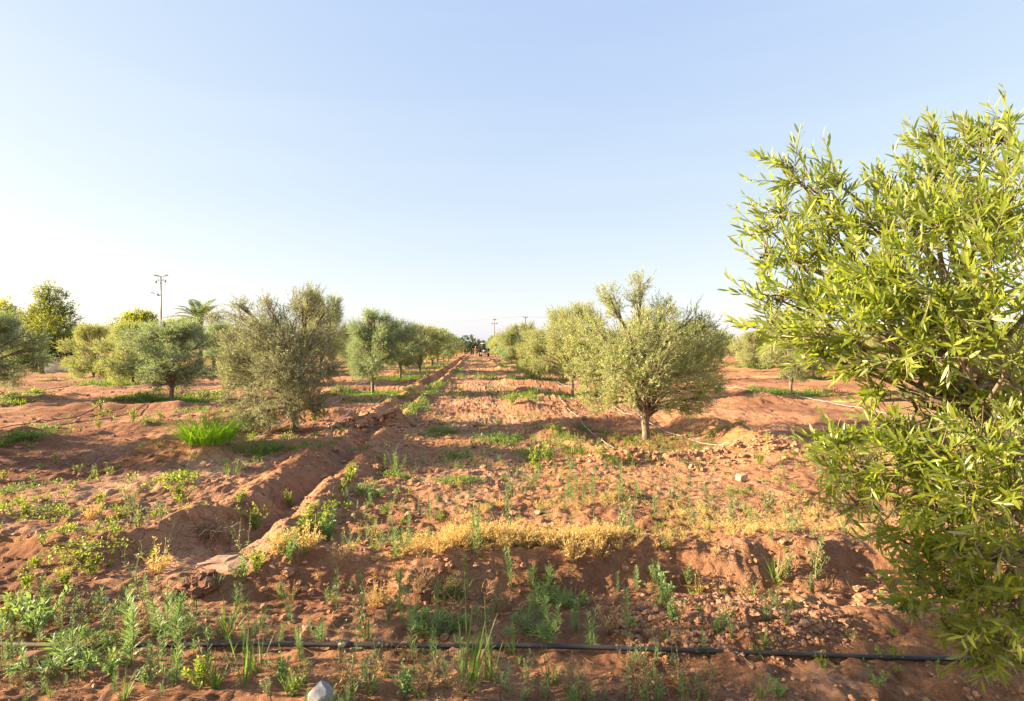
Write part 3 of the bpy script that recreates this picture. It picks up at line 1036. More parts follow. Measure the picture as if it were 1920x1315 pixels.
def weed_grass(seed, h=.25, n=16, W=.006, spread=.5, r=.02, stalks=0, arch=.5):
    rs = np.random.RandomState(seed)
    mb = MB()
    a = rs.uniform(0, 2 * PI, n)
    rr = r * np.sqrt(rs.rand(n))
    base = np.stack([np.cos(a) * rr, np.sin(a) * rr, np.full(n, -.01)], -1)
    a2 = a + rs.normal(size=n) * .6
    le = spread * rs.uniform(.1, 1.1, n)
    out = np.stack([np.cos(a2), np.sin(a2), np.zeros(n)], -1)
    L = h * rs.uniform(.5, 1.08, n)
    t = np.linspace(0, 1, 6)
    k = (out * le[:, None])[:, None] * (t + arch * t ** 2)[None, :, None]
    zz = np.array([0, 0, 1.])[None, None] * (t - .35 * arch * (le[:, None] / max(spread, .01)) * t ** 2.4)[..., None]
    mid = base[:, None] + (k + zz) * L[:, None, None]
    sd = nrm(np.cross(out, np.array([0, 0, 1.])))
    w = (W * .5 * np.array([.7, 1, 1, .85, .55, .04]))[None, :, None]
    lf = mid - sd[:, None] * w
    rt_ = mid + sd[:, None] * w
    v = np.stack([lf, rt_], 2).reshape(n, 12, 3)
    b = (np.arange(n) * 12)[:, None, None]
    i = (np.arange(5) * 2)[None, :, None]
    q = (b + i + np.array([0, 1, 3, 2])[None, None]).reshape(-1, 4)
    mb.add(v, q, None, 0)
    for s in range(stalks):
        an = rs.uniform(0, 6.28)
        tip = np.array([math.cos(an) * .06, math.sin(an) * .06, h * rs.uniform(1.25, 1.7)])
        pts = spline([(0, 0, 0), tip * .5 + rs.normal(size=3) * .006, tip], 8)
        tubes(mb, [pts], np.linspace(.0022, .0012, 8)[None], 4, 1)
        m = 26
        tq = rs.uniform(.74, 1.0, m)
        pos = np.stack([np.interp(tq * 7, np.arange(8), pts[:, c]) for c in range(3)], -1)
        leaves(mb, pos, rvec(m, rs) * .35 + np.array([0, 0, 1]), rvec(m, rs), .017, .004, False, mat=0)
    return mb


def weed_dry(seed, h=.12, n=26, m=11, spread=.9):
    """a little bush of straw: forked wires with grain-like bits"""
    rs = np.random.RandomState(seed)
    mb = MB()
    a = rs.uniform(0, 2 * PI, n)
    le = spread * np.sqrt(rs.rand(n))
    d = nrm(np.stack([np.cos(a) * le, np.sin(a) * le, np.full(n, .9)], -1))
    ln = h * rs.uniform(.5, 1.1, n)
    tt = np.linspace(0, 1, 4)
    bend = rs.normal(size=(n, 3)) * .22
    pts = (d[:, None] * tt[None, :, None] + bend[:, None] * (tt ** 2)[None, :, None]) * ln[:, None, None]
    tubes(mb, pts, np.linspace(.0012, .0006, 4)[None], 3, 0)
    k = np.repeat(np.arange(n), m)
    t = rs.uniform(.3, 1, n * m)
    pos = (d[k] * t[:, None] + bend[k] * (t ** 2)[:, None]) * ln[k][:, None]
    leaves(mb, pos, rvec(n * m, rs) + d[k] * .8, rvec(n * m, rs), .015 * rs.uniform(.6, 1.4, n * m), .0052, False)
    return mb


def weed_wispy(seed, h=.45, stems=3, n=26):
    rs = np.random.RandomState(seed)
    mb = MB()
    for s in range(stems):
        an = rs.uniform(0, 6.28)
        le = rs.uniform(.05, .5)
        tip = nrm(np.array([math.cos(an) * le, math.sin(an) * le, 1])) * h * rs.uniform(.65, 1.05)
        pts = spline([(0, 0, 0), tip * .5 + rs.normal(size=3) * .015, tip], 8)
        tubes(mb, [pts], np.linspace(.0024, .0009, 8)[None], 4, 1)
        for _ in range(6):
            j = rs.randint(3, 8)
            e = pts[j] + nrm(rs.normal(size=3) * .7 + np.array([0, 0, 1.1])) * h * rs.uniform(.08, .22)
            tubes(mb, [spline([pts[j], .5 * (pts[j] + e) + rs.normal(size=3) * .006, e], 4)], np.linspace(.0011, .0006, 4)[None], 3, 1)
            m = 5
            leaves(mb, np.repeat(e[None], m, 0), rvec(m, rs) + np.array([0, 0, .6]), rvec(m, rs), .010, .005, False, mat=2)
        t = rs.uniform(.05, .85, n)
        pos = np.stack([np.interp(t * 7, np.arange(8), pts[:, c]) for c in range(3)], -1)
        leaves(mb, pos, rvec(n, rs) + np.array([0, 0, .5]), rvec(n, rs) + np.array([0, 0, 1]), .042 * (1.1 - t), .007, True, curl=.2)
    return mb


def weed_creep(seed, r=.25, n=420, L=.022, W=.013, h=.05):
    rs = np.random.RandomState(seed)
    mb = MB()
    a = rs.uniform(0, 2 * PI, n)
    q = r * rs.rand(n) ** .6 * (1 + .3 * np.sin(a * 3 + seed) + .15 * np.sin(a * 5))
    z = h * rs.rand(n) * (1.1 - q / (r * 1.5)) + .004
    pos = np.stack([np.cos(a) * q * 1.3, np.sin(a) * q * .8, z], -1)
    leaves(mb, pos, rvec(n, rs) + np.array([0, 0, .25]), rvec(n, rs) * .6 + np.array([0, 0, 1.]), L * rs.uniform(.5, 1.3, n), W * rs.uniform(.7, 1.2, n), True)
    m = 30
    a = rs.uniform(0, 2 * PI, m)
    e = np.stack([np.cos(a) * r * 1.2, np.sin(a) * r * .75, np.full(m, .02)], -1) * rs.uniform(.4, 1, (m, 1))
    st = np.linspace(0, 1, 4)
    tubes(mb, e[:, None] * st[None, :, None] + np.array([0, 0, .012]), np.full((1, 4), .0012), 3, 1)
    return mb


WK = {
    'feather': ('feathery_weed', 'feathery weed', [weed_feather(s, .25, [3, 2, 4, 1][s - 1], .45) for s in (1, 2, 3, 4)], ['feather', 'stem'], .25),
    'spike': ('feathery_weed', 'feathery weed', [weed_feather(s, .22, 1, .12, 120, .045) for s in (11, 12)], ['feather', 'stem'], .22),
    'rosette': ('rosette_weed', 'weed', [weed_feather(s, .13, 11, 1.5, 48, .055, .0042) for s in (5, 6, 7)], ['feather', 'stem'], .13),
    'leafy': ('leafy_weed', 'leafy weed', [weed_leafy(s) for s in (1, 2, 3)], ['leafy', 'stem'], .2),
    'leafydark': ('leafy_weed', 'leafy weed', [weed_leafy(s, .2, 190, .034, .015) for s in (4, 5)], ['feather', 'stem'], .2),
    'dusty': ('dusty_weed', 'dusty weed', [weed_leafy(s, .22, 230, .022, .008, 8, .5) for s in (7, 8, 9)], ['dusty', 'stem'], .22),
    'grass': ('grass_tuft', 'grass tuft', [weed_grass(s, .2, 20, .0055, .6) for s in (1, 2, 3)], ['grass', 'stem'], .2),
    'tallgrass': ('tall_grass', 'tall grass', [weed_grass(s, .26, 13, .007, .28, .025, 1, .3) for s in (4, 5, 6)], ['grass', 'stem'], .26),
    'dry': ('dry_weed', 'dry weed', [weed_dry(s) for s in (1, 2, 3, 4)], ['dry'], .12),
    'brown': ('dry_weed', 'dry weed', [weed_dry(s, .12, 22, 10) for s in (5, 6, 7)], ['drybrown'], .12),
    'wispy': ('wispy_weed', 'wispy weed', [weed_wispy(s) for s in (1, 2, 3)], ['dusty', 'stem', 'seed'], .45),
    'creep': ('creeping_weed', 'creeping weed', [weed_creep(s) for s in (1, 2, 3)], ['leafy', 'stem'], .25),
    'creepdark': ('creeping_weed', 'creeping weed', [weed_creep(s, .25, 420, .026, .01, .07) for s in (4, 5)], ['grass', 'stem'], .25),
}
WM = {k: [mb.mesh(w[0], [M[m] for m in w[3]]) for mb in w[2]] for k, w in WK.items()}
WC = {}


def weed(kind, u, v, hpx, label=None, group=None, rz=None, wide=1.0, xy=None):
    name, cat, _, _, h0 = WK[kind]
    p = G(u, v) if xy is None else np.array([xy[0], xy[1], float(H(*xy))])
    d = upx(p[0], p[1])[1]
    WC[kind] = i = WC.get(kind, -1) + 1
    sc = hpx * d / F / h0 * (1.22 if v > 1060 else 1.1) if xy is None else hpx
    o = obj(name, WM[kind][i % len(WM[kind])], None, p - np.array([0, 0, .006]), (R.normal() * .05, R.normal() * .05, R.uniform(0, 6.28) if rz is None else rz), (sc * wide, sc * wide, sc))
    tag(o, label, cat, group)
    return o


LOOK = {'feather': 'feathery blue-green weed', 'spike': 'upright bottlebrush weed', 'rosette': 'spiky rosette weed', 'leafy': 'bushy bright green weed', 'leafydark': 'dark green leafy weed', 'dusty': 'pale dusty green weed',
        'grass': 'thin green grass tuft', 'tallgrass': 'tall green grass with a seed stalk', 'dry': 'golden dried weed', 'brown': 'brown dried weed', 'wispy': 'tall thin weed with pale seed heads', 'creep': 'low spreading bright weed', 'creepdark': 'low spreading dark green weed'}


def zone(u, v):
    if v > 1255:
        return 'in front of the black pipe'
    if v > 1190:
        return 'touching the black pipe'
    if v > 1105:
        return 'between the black pipe and the earth bank'
    if v > 1040 and u > 540:
        return 'on the shaded face of the earth bank'
    if u < 540:
        return 'on the bare ground left of the ditch'
    return 'on the weedy strip beyond the earth bank'


FG = [('rosette', 132, 1248, 52), ('feather', 242, 1250, 112), ('leafydark', 62, 1196, 72), ('wispy', 122, 1206, 125), ('leafy', 120, 1100, 36), ('leafy', 168, 1082, 38), ('leafy', 60, 1066, 22), ('leafy', 50, 1107, 36), ('leafy', 12, 1166, 50),
      ('wispy', 276, 1156, 150), ('feather', 359, 1203, 62), ('feather', 312, 1196, 84), ('spike', 328, 1288, 104), ('tallgrass', 455, 1286, 95), ('grass', 424, 1200, 62), ('leafy', 375, 1294, 62), ('feather', 492, 1204, 54), ('grass', 402, 1292, 70),
      ('tallgrass', 480, 1262, 70), ('feather', 560, 1240, 50), ('feather', 520, 1215, 40), ('leafy', 545, 1310, 40), ('dusty', 500, 1308, 40), ('feather', 600, 1205, 46), ('grass', 230, 1312, 50), ('grass', 90, 1312, 25), ('dusty', 210, 1262, 24),
      ('feather', 630, 1142, 62), ('spike', 680, 1174, 74), ('feather', 748, 1142, 60), ('brown', 785, 1108, 44), ('brown', 838, 1118, 40), ('feather', 960, 1102, 62), ('rosette', 1026, 1126, 46), ('brown', 940, 1147, 36), ('dry', 705, 1142, 38), ('dry', 722, 1136, 34),
      ('feather', 770, 1172, 40), ('rosette', 822, 1192, 42), ('feather', 768, 1224, 70), ('tallgrass', 876, 1292, 130), ('tallgrass', 922, 1272, 90), ('feather', 1032, 1212, 72), ('rosette', 990, 1186, 36), ('spike', 1180, 1205, 78), ('feather', 1112, 1224, 66),
      ('brown', 1140, 1192, 48), ('wispy', 655, 1268, 130), ('wispy', 700, 1290, 110), ('brown', 650, 1296, 60), ('brown', 800, 1300, 52), ('brown', 868, 1312, 54), ('grass', 1032, 1286, 62), ('grass', 1075, 1315, 50), ('brown', 1092, 1312, 60), ('leafydark', 760, 1310, 54),
      ('feather', 1236, 1096, 42), ('leafydark', 1246, 1134, 48), ('leafydark', 1262, 1168, 40), ('grass', 1352, 1112, 26), ('brown', 1398, 1116, 34), ('grass', 1455, 1088, 52), ('dusty', 1475, 1076, 46), ('dusty', 1532, 1092, 60), ('feather', 1460, 1138, 26),
      ('leafy', 1545, 1256, 26), ('grass', 1430, 1312, 42), ('leafydark', 1650, 1290, 30), ('dusty', 1520, 1110, 34), ('brown', 1320, 1310, 36), ('brown', 1210, 1270, 34), ('feather', 1000, 1160, 30), ('leafydark', 1290, 1080, 30),
      ('feather', 20, 1240, 40), ('feather', 40, 1170, 60), ('dusty', 90, 1150, 50), ('feather', 190, 1170, 54), ('brown', 30, 1290, 30), ('feather', 300, 1240, 46), ('leafydark', 270, 1290, 36), ('spike', 210, 1300, 40), ('spike', 545, 1180, 40), ('feather', 440, 1145, 44),
      ('leafy', 580, 1004, 62), ('leafy', 606, 1000, 50), ('leafy', 560, 1020, 34), ('leafydark', 615, 1015, 46), ('leafy', 655, 908, 42), ('leafy', 640, 925, 22), ('leafy', 478, 994, 48), ('leafy', 480, 1080, 44), ('leafydark', 455, 1085, 30), ('wispy', 460, 1056, 96), ('wispy', 252, 985, 84), ('dusty', 262, 1000, 70),
      ('dusty', 245, 960, 50), ('creep', 150, 1026, 70), ('creep', 100, 1015, 56), ('creep', 205, 1008, 50), ('leafy', 170, 1018, 26), ('leafy', 335, 946, 50), ('leafy', 340, 905, 24), ('creep', 320, 900, 50), ('creep', 350, 895, 40), ('grass', 440, 890, 32), ('grass', 425, 892, 24), ('leafy', 50, 965, 30), ('creep', 60, 960, 50),
      ('creepdark', 20, 925, 50), ('wispy', 66, 960, 40), ('dusty', 300, 975, 34), ('dry', 350, 965, 24), ('dry', 170, 975, 28), ('feather', 740, 892, 40), ('feather', 720, 885, 30), ('wispy', 738, 885, 50), ('creepdark', 855, 905, 44), ('creep', 870, 900, 30), ('rosette', 690, 930, 22), ('spike', 806, 978, 42),
      ('dusty', 960, 932, 42), ('dusty', 995, 918, 34), ('spike', 1164, 928, 54), ('leafy', 1028, 868, 38), ('leafy', 1005, 876, 40), ('creepdark', 830, 815, 50), ('creepdark', 935, 828, 52), ('creepdark', 1000, 850, 34), ('creepdark', 860, 860, 34), ('grass', 1090, 852, 30), ('creep', 1385, 922, 34),
      ('leafydark', 755, 985, 18), ('dusty', 1160, 1005, 58), ('dusty', 1182, 1015, 44), ('dusty', 1250, 1034, 34), ('dusty', 1372, 992, 50), ('dusty', 1300, 985, 40), ('dusty', 1440, 965, 56), ('spike', 1060, 960, 44), ('dusty', 960, 1000, 46), ('grass', 1190, 1000, 40), ('grass', 1255, 1030, 28), ('dusty', 1490, 1000, 40),
      ('feather', 570, 1055, 34), ('leafydark', 540, 1065, 36), ('leafydark', 545, 1085, 26), ('feather', 890, 1055, 90), ('feather', 740, 1050, 66), ('leafy', 545, 950, 30), ('spike', 1110, 940, 34), ('leafy', 1130, 860, 26), ('grass', 1150, 866, 24), ('leafy', 1180, 868, 20), ('leafy', 1425, 872, 26),
      ('creepdark', 780, 765, 34), ('creepdark', 800, 742, 30), ('creepdark', 690, 842, 26), ('leafy', 590, 790, 26), ('leafy', 250, 795, 26), ('leafy', 186, 805, 20), ('dusty', 275, 790, 18), ('dusty', 150, 812, 14), ('creepdark', 40, 820, 46), ('creepdark', 80, 808, 40), ('leafy', 300, 785, 16), ('leafy', 960, 760, 24)]
for (k, u, v, hp) in FG:
    zn = zone(u, v)
    third = 'left' if u < 640 else ('middle' if u < 1280 else 'right')
    size = 'large' if hp > 60 else ('small' if hp < 36 else '')
    lab = ('%s %s %s' % (size, LOOK[k], zn)).strip()
    weed(k, u, v, hp, lab, '%ss %s' % (LOOK[k], zn), wide=1.25 if k == 'rosette' else 1.0)
# smaller ones strewn between them
rs = np.random.RandomState(99)
nadd = 0
while nadd < 150:
    u = rs.uniform(0, 1720)
    v = 1315 - 430 * rs.rand() ** 1.1
    if u > 1500 + (1315 - v) * .2 and v > 1000:
        continue
    k = ['feather', 'feather', 'grass', 'brown', 'leafydark', 'dusty'][rs.randint(6)] if v > 1090 else ['dusty', 'dry', 'spike', 'dry', 'leafy', 'dusty'][rs.randint(6)]
    if u < 540 and v < 1060:
        k = ['leafy', 'dry', 'dusty'][rs.randint(3)]
        if rs.rand() < .5:
            continue
    hp = rs.uniform(15, 46) if v > 1060 else rs.uniform(12, 30)
    weed(k, u, v, hp, 'small %s %s' % (LOOK[k], zone(u, v)), '%ss %s' % (LOOK[k], zone(u, v)))
    nadd += 1

# the bright grass tuft in front of the left tree
tuft = weed_grass(61, .42, 430, .012, 1.0, .27, 0, .95)
p = G(392, 853)
tag(obj('grass_clump', (tuft, [M['lush'], M['stem']]), None, p, (0, 0, .3), (1.15, .62, 1.3)), 'large bright green grass tuft on an earth mound in front of the grey-brown olive tree', 'grass tuft')
tuft = weed_grass(62, .26, 200, .010, .8, .30, 0, .5)
p = G(478, 850)
tag(obj('grass_clump', (tuft, [M['grass'], M['stem']]), None, p, (0, 0, .3), (1.2, .7, .9)), 'darker low grass tuft joining the bright tuft towards the olive trunk', 'grass tuft')

# --- uncountable cover: grass in the basins, golden straw on the bank
rs = np.random.RandomState(123)
gv = [weed_grass(s, .15, 14, .008, .8, .06, 0, .5).arrays() for s in range(70, 76)]
cv = [weed_creep(s, .13, 40, .05, .024, .09).arrays() for s in range(80, 84)]
dvv = [weed_dry(s, .10, 12, 8, .9).arrays() for s in range(90, 96)]
fv = [weed_leafy(s, .11, 26, .03, .012, 5, .8).arrays() for s in range(84, 88)]


def strew(mb, variants, xs, ys, s0, s1):
    zs = H(xs, ys)
    for x, y, z in zip(xs, ys, zs):
        a = rs.uniform(0, 6.28)
        s = rs.uniform(s0, s1)
        mb.merge(variants[rs.randint(len(variants))], rot('z', a) * s, (x, y, z - .004))


mbg = MB()
mbl = MB()
for (tx, ty, rk) in TREES:
    d = upx(tx, ty)[1]
    if d > 62 or d < 6:
        continue
    n = int(np.clip(230 * 18 / d, 60, 300))
    if (tx, ty, rk) == o2:
        n = 60
    if (tx, ty, rk) == o1:
        n = 70
    xs = tx + rs.normal(size=n) * .75
    ys = ty + rs.uniform(-1.0, 1.1, n) if d > 14 else ty + rs.uniform(-2.0, .6, n)
    keep = np.abs(xs - tx) < 1.5
    s = np.clip(d / 15, .8, 2.2)
    h_ = len(xs[keep]) // 2
    strew(mbg, gv, xs[keep][:h_], ys[keep][:h_], .7 * s, 1.3 * s)
    strew(mbg, cv, xs[keep][h_:], ys[keep][h_:], .7 * s, 1.2 * s)
# left edge of the near right basin, weeds beside the ditch, tufts on the track
for (u0, v0, u1, v1, n) in ((1030, 805, 1075, 855, 26), (1080, 800, 1140, 815, 20), (1075, 862, 1300, 868, 16), (1400, 735, 1540, 742, 46), (930, 750, 1040, 742, 40), (1000, 730, 1010, 750, 20), (800, 740, 830, 715, 26), (760, 780, 800, 745, 26), (840, 705, 870, 690, 20),
                            (860, 705, 930, 712, 26), (850, 745, 960, 735, 18), (800, 808, 860, 815, 18), (905, 830, 975, 822, 26), (600, 830, 480, 845, 22), (640, 745, 690, 748, 26), (700, 748, 770, 746, 26),
                            (720, 885, 770, 900, 14), (820, 905, 890, 905, 10), (0, 825, 90, 805, 40), (0, 760, 75, 745, 40), (180, 766, 310, 750, 90), (320, 750, 420, 745, 60), (190, 752, 310, 742, 40), (0, 752, 80, 742, 50), (150, 722, 260, 716, 50), (0, 835, 95, 808, 60), (250, 795, 300, 790, 16), (330, 770, 420, 775, 20), (640, 752, 745, 746, 50), (480, 850, 620, 832, 50), (1040, 800, 1100, 858, 40), (960, 742, 1060, 748, 50), (840, 840, 870, 880, 12), (980, 850, 1010, 880, 14), (960, 700, 1010, 702, 20), (955, 714, 1030, 714, 24)):
    for _ in range(n):
        q = rs.rand()
        p = G(u0 + (u1 - u0) * q + rs.normal() * 5, v0 + (v1 - v0) * q + rs.normal() * 2.5)
        s = np.clip(p[1] / 13, .6, 2) * rs.uniform(.55, 1.1)
        src = gv[rs.randint(6)] if rs.rand() < .5 else cv[rs.randint(4)]
        (mbg if rs.rand() < .75 else mbl).merge(src, rot('z', rs.uniform(0, 6.28)) * s, p)
# yellowish sprinkle along the track and left ground
n = 900
ys = 9 + 70 * rs.rand(n) ** 1.6
xs = rs.uniform(-1.6, 1.5, n)
keep = fbm(xs * .8 + 3, ys * .45, 2) > .15
strew(mbl, fv, xs[keep], ys[keep], .6, 1.5)
n = 2400
ys = 6 + 50 * rs.rand(n) ** 1.3
xs = rs.uniform(-1, 1, n) * (6 + ys * .8)
keep = (fbm(xs * .5 + 13, ys * .4, 2) > .22) & (np.abs(xs) > 4.3)
strew(mbl, fv, xs[keep], ys[keep], .7, 1.7)
tag(obj('grass', (mbg, [M['grass'], M['stem']])), 'green grass and low weeds growing in the dug basins round the trees', 'grass', kind='stuff')
tag(obj('ground_cover', (mbl, [M['leafy'], M['stem']])), 'yellowish low weeds sprinkled over the track and the open soil', 'ground cover', kind='stuff')

mbd = MB()
n = 900
xs = rs.uniform(-1.6, 1.2, n)
ys = 4.56 + .01 * xs + rs.normal(size=n) * .07 + np.abs(rs.normal(size=n)) * .13
k2 = fbm(xs * 2.3, ys * 2.8 + 2, 2) > .0
strew(mbd, dvv, xs[k2], ys[k2], .45, 1.5)
n = 1500
xs = rs.uniform(-.6, 3.6, n)
ys = rs.uniform(4.5, 6.6, n)
k2 = (fbm(xs * 1.3 + 4, ys * 1.6, 2) > -.05) & (rs.rand(n) < np.clip(1.25 - (ys - 4.5) / 2.0, .15, 1))
strew(mbd, dvv, xs[k2], ys[k2], .4, .95)
n = 2200
xs = rs.uniform(-3.0, 5.5, n)
ys = rs.uniform(5.5, 16, n)
k2 = (fbm(xs * .9 + 14, ys * .9, 2) > .2) & (xs > -1.4)
strew(mbd, dvv, xs[k2], ys[k2], .4, .8)
tag(obj('dry_weeds', (mbd, [M['dry']])), 'golden dried weeds carpeting the top of the earth bank', 'dry weeds', kind='stuff')

# fine weeds too many to count between the bank and the basins, and round the pipe
mbw, mbw2 = MB(), MB()
fw = [weed_feather(s, .12, 2, .5, 26, .034, .004).arrays() for s in range(210, 216)]
lw = [weed_leafy(s, .08, 34, .020, .009, 6, .9).arrays() for s in range(216, 222)]
n = 900
xs = rs.uniform(-1.6, 4.6, n)
ys = rs.uniform(4.6, 10.5, n)
k2 = (fbm(xs * .8 + 31, ys * .8, 3) > -.05)
strew(mbw, fw, xs[k2], ys[k2], .5, 1.3)
n = 700
xs = rs.uniform(-1.6, 4.6, n)
ys = rs.uniform(4.6, 11, n)
k2 = (fbm(xs * .7 + 51, ys * .7, 3) > .05)
strew(mbw2, lw, xs[k2], ys[k2], .5, 1.3)
n = 1100
ys = rs.uniform(2.5, 4.2, n)
xs = rs.uniform(-1, 1, n) * (ys * .95 + .3)
k2 = (fbm(xs * 1.1 + 71, ys * 1.1, 3) > .0) & (xs < 1.9)
strew(mbw, fw, xs[k2], ys[k2], .4, 1.25)
n = 450
ys = rs.uniform(4.6, 9, n)
xs = rs.uniform(-7, -2.7, n)
k2 = (fbm(xs * .8 + 91, ys * .8, 3) > .15)
strew(mbw2, lw, xs[k2], ys[k2], .6, 1.6)
n = 260
ys = rs.uniform(2.5, 4.4, n)
xs = rs.uniform(-1, 1, n) * (ys * .95 + .3)
k2 = (fbm(xs * 1.3 + 111, ys * 1.3, 3) > .1)
strew(mbw2, lw, xs[k2], ys[k2], .4, 1.2)
tag(obj('weeds', (mbw, [M['feather'], M['stem']])), 'fine feathery weeds sprouting thinly over the soil near the camera', 'weeds', kind='stuff')
tag(obj('undergrowth', (mbw2, [M['leafy'], M['stem']])), 'low bright leafy weeds sprouting in mats over the soil', 'weeds', kind='stuff')

# straw litter lying on the soil
mbs = MB()
n = 2600
ys = 2.4 + 6.5 * rs.rand(n) ** 1.6
xs = rs.uniform(-1, 1, n) * (1.2 + ys * .8)
zs = H(xs, ys) + .004
a = rs.uniform(0, 6.28, n)
ln = rs.uniform(.02, .11, n)
e = np.stack([xs + np.cos(a) * ln, ys + np.sin(a) * ln], -1)
ez = H(e[:, 0], e[:, 1]) + .006
p0 = np.stack([xs, ys, zs], -1)
p2 = np.stack([e[:, 0], e[:, 1], ez], -1)
pm = (p0 + p2) / 2 + np.stack([rs.normal(size=n) * .006, rs.normal(size=n) * .006, rs.uniform(0, .012, n)], -1)
tubes(mbs, np.stack([p0, pm, p2], 1), rs.uniform(.0008, .0022, n)[:, None] * np.ones((1, 3)), 3)
tag(obj('straw_litter', (mbs, M['drybrown'])), 'broken straw and dead stalks littering the soil', 'litter', kind='stuff')

# ------------------------------------------------------------------ clods and stones
IV, IF_ = ico(1)
IV2, IF2 = ico(3)


def lumps(mb, xs, ys, ss, sink=.25, flat=.72):
    zs = H(xs, ys)
    for x, y, z, s in zip(xs, ys, zs, ss):
        if 2.85 < y < 3.35 and s > .012:
            s = .012
        q = IV * (1 + .24 * rs.normal(size=(len(IV), 1)))
        q = q * np.array([rs.uniform(.8, 1.35), rs.uniform(.8, 1.2), flat * rs.uniform(.8, 1.2)]) @ rot('z', rs.uniform(0, 6.28)).T
        mb.add(q * s + np.array([x, y, z + s * (flat - sink) * .6]), None, IF_)


mbc = MB()
n = 2000     # crumbly pile at the right
an = rs.uniform(0, 6.28, n)
q = np.sqrt(rs.rand(n))
lumps(mbc, 1.65 + np.cos(an) * q * .8 + rs.normal(size=n) * .06, 3.62 + np.sin(an) * q * .38 + rs.normal(size=n) * .05, np.clip(rs.lognormal(-4.75, .5, n), .004, .03))
n = 6000
ys = 2.4 + 9 * rs.rand(n) ** 1.5
xs = rs.uniform(-1, 1, n) * (1.3 + ys * .85)
k2 = fbm(xs * .7 + 21, ys * .7, 3) > -.2
lumps(mbc, xs[k2], ys[k2], np.clip(rs.lognormal(-4.7, .55, k2.sum()), .004, .04) * (1 + ys[k2] * .03))
n = 5200
ys = 8 + 24 * rs.rand(n) ** 1.3
xs = rs.uniform(-1, 1, n) * (1.3 + ys * .85)
k2 = fbm(xs * .5 + 21, ys * .5, 3) > .0
lumps(mbc, xs[k2], ys[k2], np.clip(rs.lognormal(-3.9, .5, k2.sum()), .008, .07))
n = 500      # on the basin banks and the broken ditch
lumps(mbc, rs.normal(size=n) * 1.4 + 3.0, 8.5 + rs.normal(size=n) * .25, np.clip(rs.lognormal(-4.0, .5, n), .006, .06))
n = 160
lumps(mbc, rs.normal(size=n) * .7 - 2.1, 12.4 + rs.normal(size=n) * .45, np.clip(rs.lognormal(-3.2, .6, n), .015, .13))
n = 500
lumps(mbc, rs.uniform(-1.5, 4, n), 4.25 + rs.normal(size=n) * .25, np.clip(rs.lognormal(-4.5, .5, n), .005, .03))
tag(obj('clods', (mbc, M['clod'], False)), 'crumbled red-brown clods strewn over the dug soil', 'soil clods', kind='stuff')


def rock(name, mat, p, size, seed, label, cat, rz=0, tilt=(0, 0), cut=.0, amp=.16, sub=3, blocky=0.0, facets=0):
    r_ = np.random.RandomState(seed)
    v, f = ico(sub)
    if blocky:
        m = np.max(np.abs(v), axis=1, keepdims=True)
        v = v * (1 - blocky) + v / m * blocky * .85
    k = r_.normal(size=(5, 3)) * 2.2
    ph = r_.uniform(0, 6.28, 5)
    dsp = sum(np.sin(v @ k[i] + ph[i]) / (1 + .5 * i) for i in range(5)) * amp * .4
    v = v * (1 + dsp[:, None]) * (1 + .02 * r_.normal(size=(len(v), 1)))
    for _ in range(facets):
        q_ = nrm(r_.normal(size=3))
        over = np.maximum(v @ q_ - r_.uniform(.55, .8), 0)
        v = v - over[:, None] * q_
    v = v * np.asarray(size) * .5
    mb = MB()
    mb.add(v, None, f)
    o = obj(name, (mb, mat), None, p, (tilt[0], tilt[1], rz))
    return tag(o, label, cat)


p = G(602, 1322)
rock('stone', M['rock'], p + np.array([0, 0, .035]), (.16, .12, .17), 3, 'smooth grey stone cut off by the bottom edge below the pipe', 'stone', .4, (.1, .35), amp=.12, facets=18)
p = G(62, 1246)
mb = MB()
box(mb, (0, 0, 0), (.16, .11, .062), rot('x', .35) @ rot('y', .25), taper=.9)
o = rock('brick', M['brick'], p + np.array([0, 0, .04]), (.17, .115, .06), 8, 'broken red-brown brick tilted against the left end of the black pipe', 'brick', .35, (.45, -.25), amp=.04, blocky=.96, facets=3)
p = G(1393, 903)
rock('block', M['palestone'], p + np.array([0, 0, .04]), (.17, .13, .10), 4, 'small pale squared block lying on the sunlit weedy strip', 'block', .2, (.05, 0), amp=.03, blocky=.96, facets=2)
p = G(1330, 1152)
rock('stone', M['clod'], p + np.array([0, 0, .02]), (.085, .07, .07), 6, 'roundish brown stone on the edge of the crumbly clod pile', 'stone', amp=.2, facets=7)
p = G(1010, 962)
rock('stone', M['palestone'], p + np.array([0, 0, .012]), (.09, .07, .045), 7, 'small pale stone among the golden dried weeds', 'stone', amp=.15, facets=7)
p = G(195, 1130)
rock('stone', M['rock'], p + np.array([0, 0, .012]), (.07, .05, .04), 9, 'little whitish stone in the shade between the pipe and the left bank', 'stone', amp=.15, facets=7)
p = G(645, 868)
rock('stone', M['palestone'], p + np.array([0, 0, .02]), (.09, .07, .05), 12, 'pale pebble on the floor of the ditch', 'stone', amp=.15, facets=7)
p = G(318, 1118)
rock('stone', M['palestone'], p + np.array([0, 0, .015]), (.08, .06, .04), 13, 'flat pale stone at the foot of the ditch mouth', 'stone', amp=.15, facets=7)
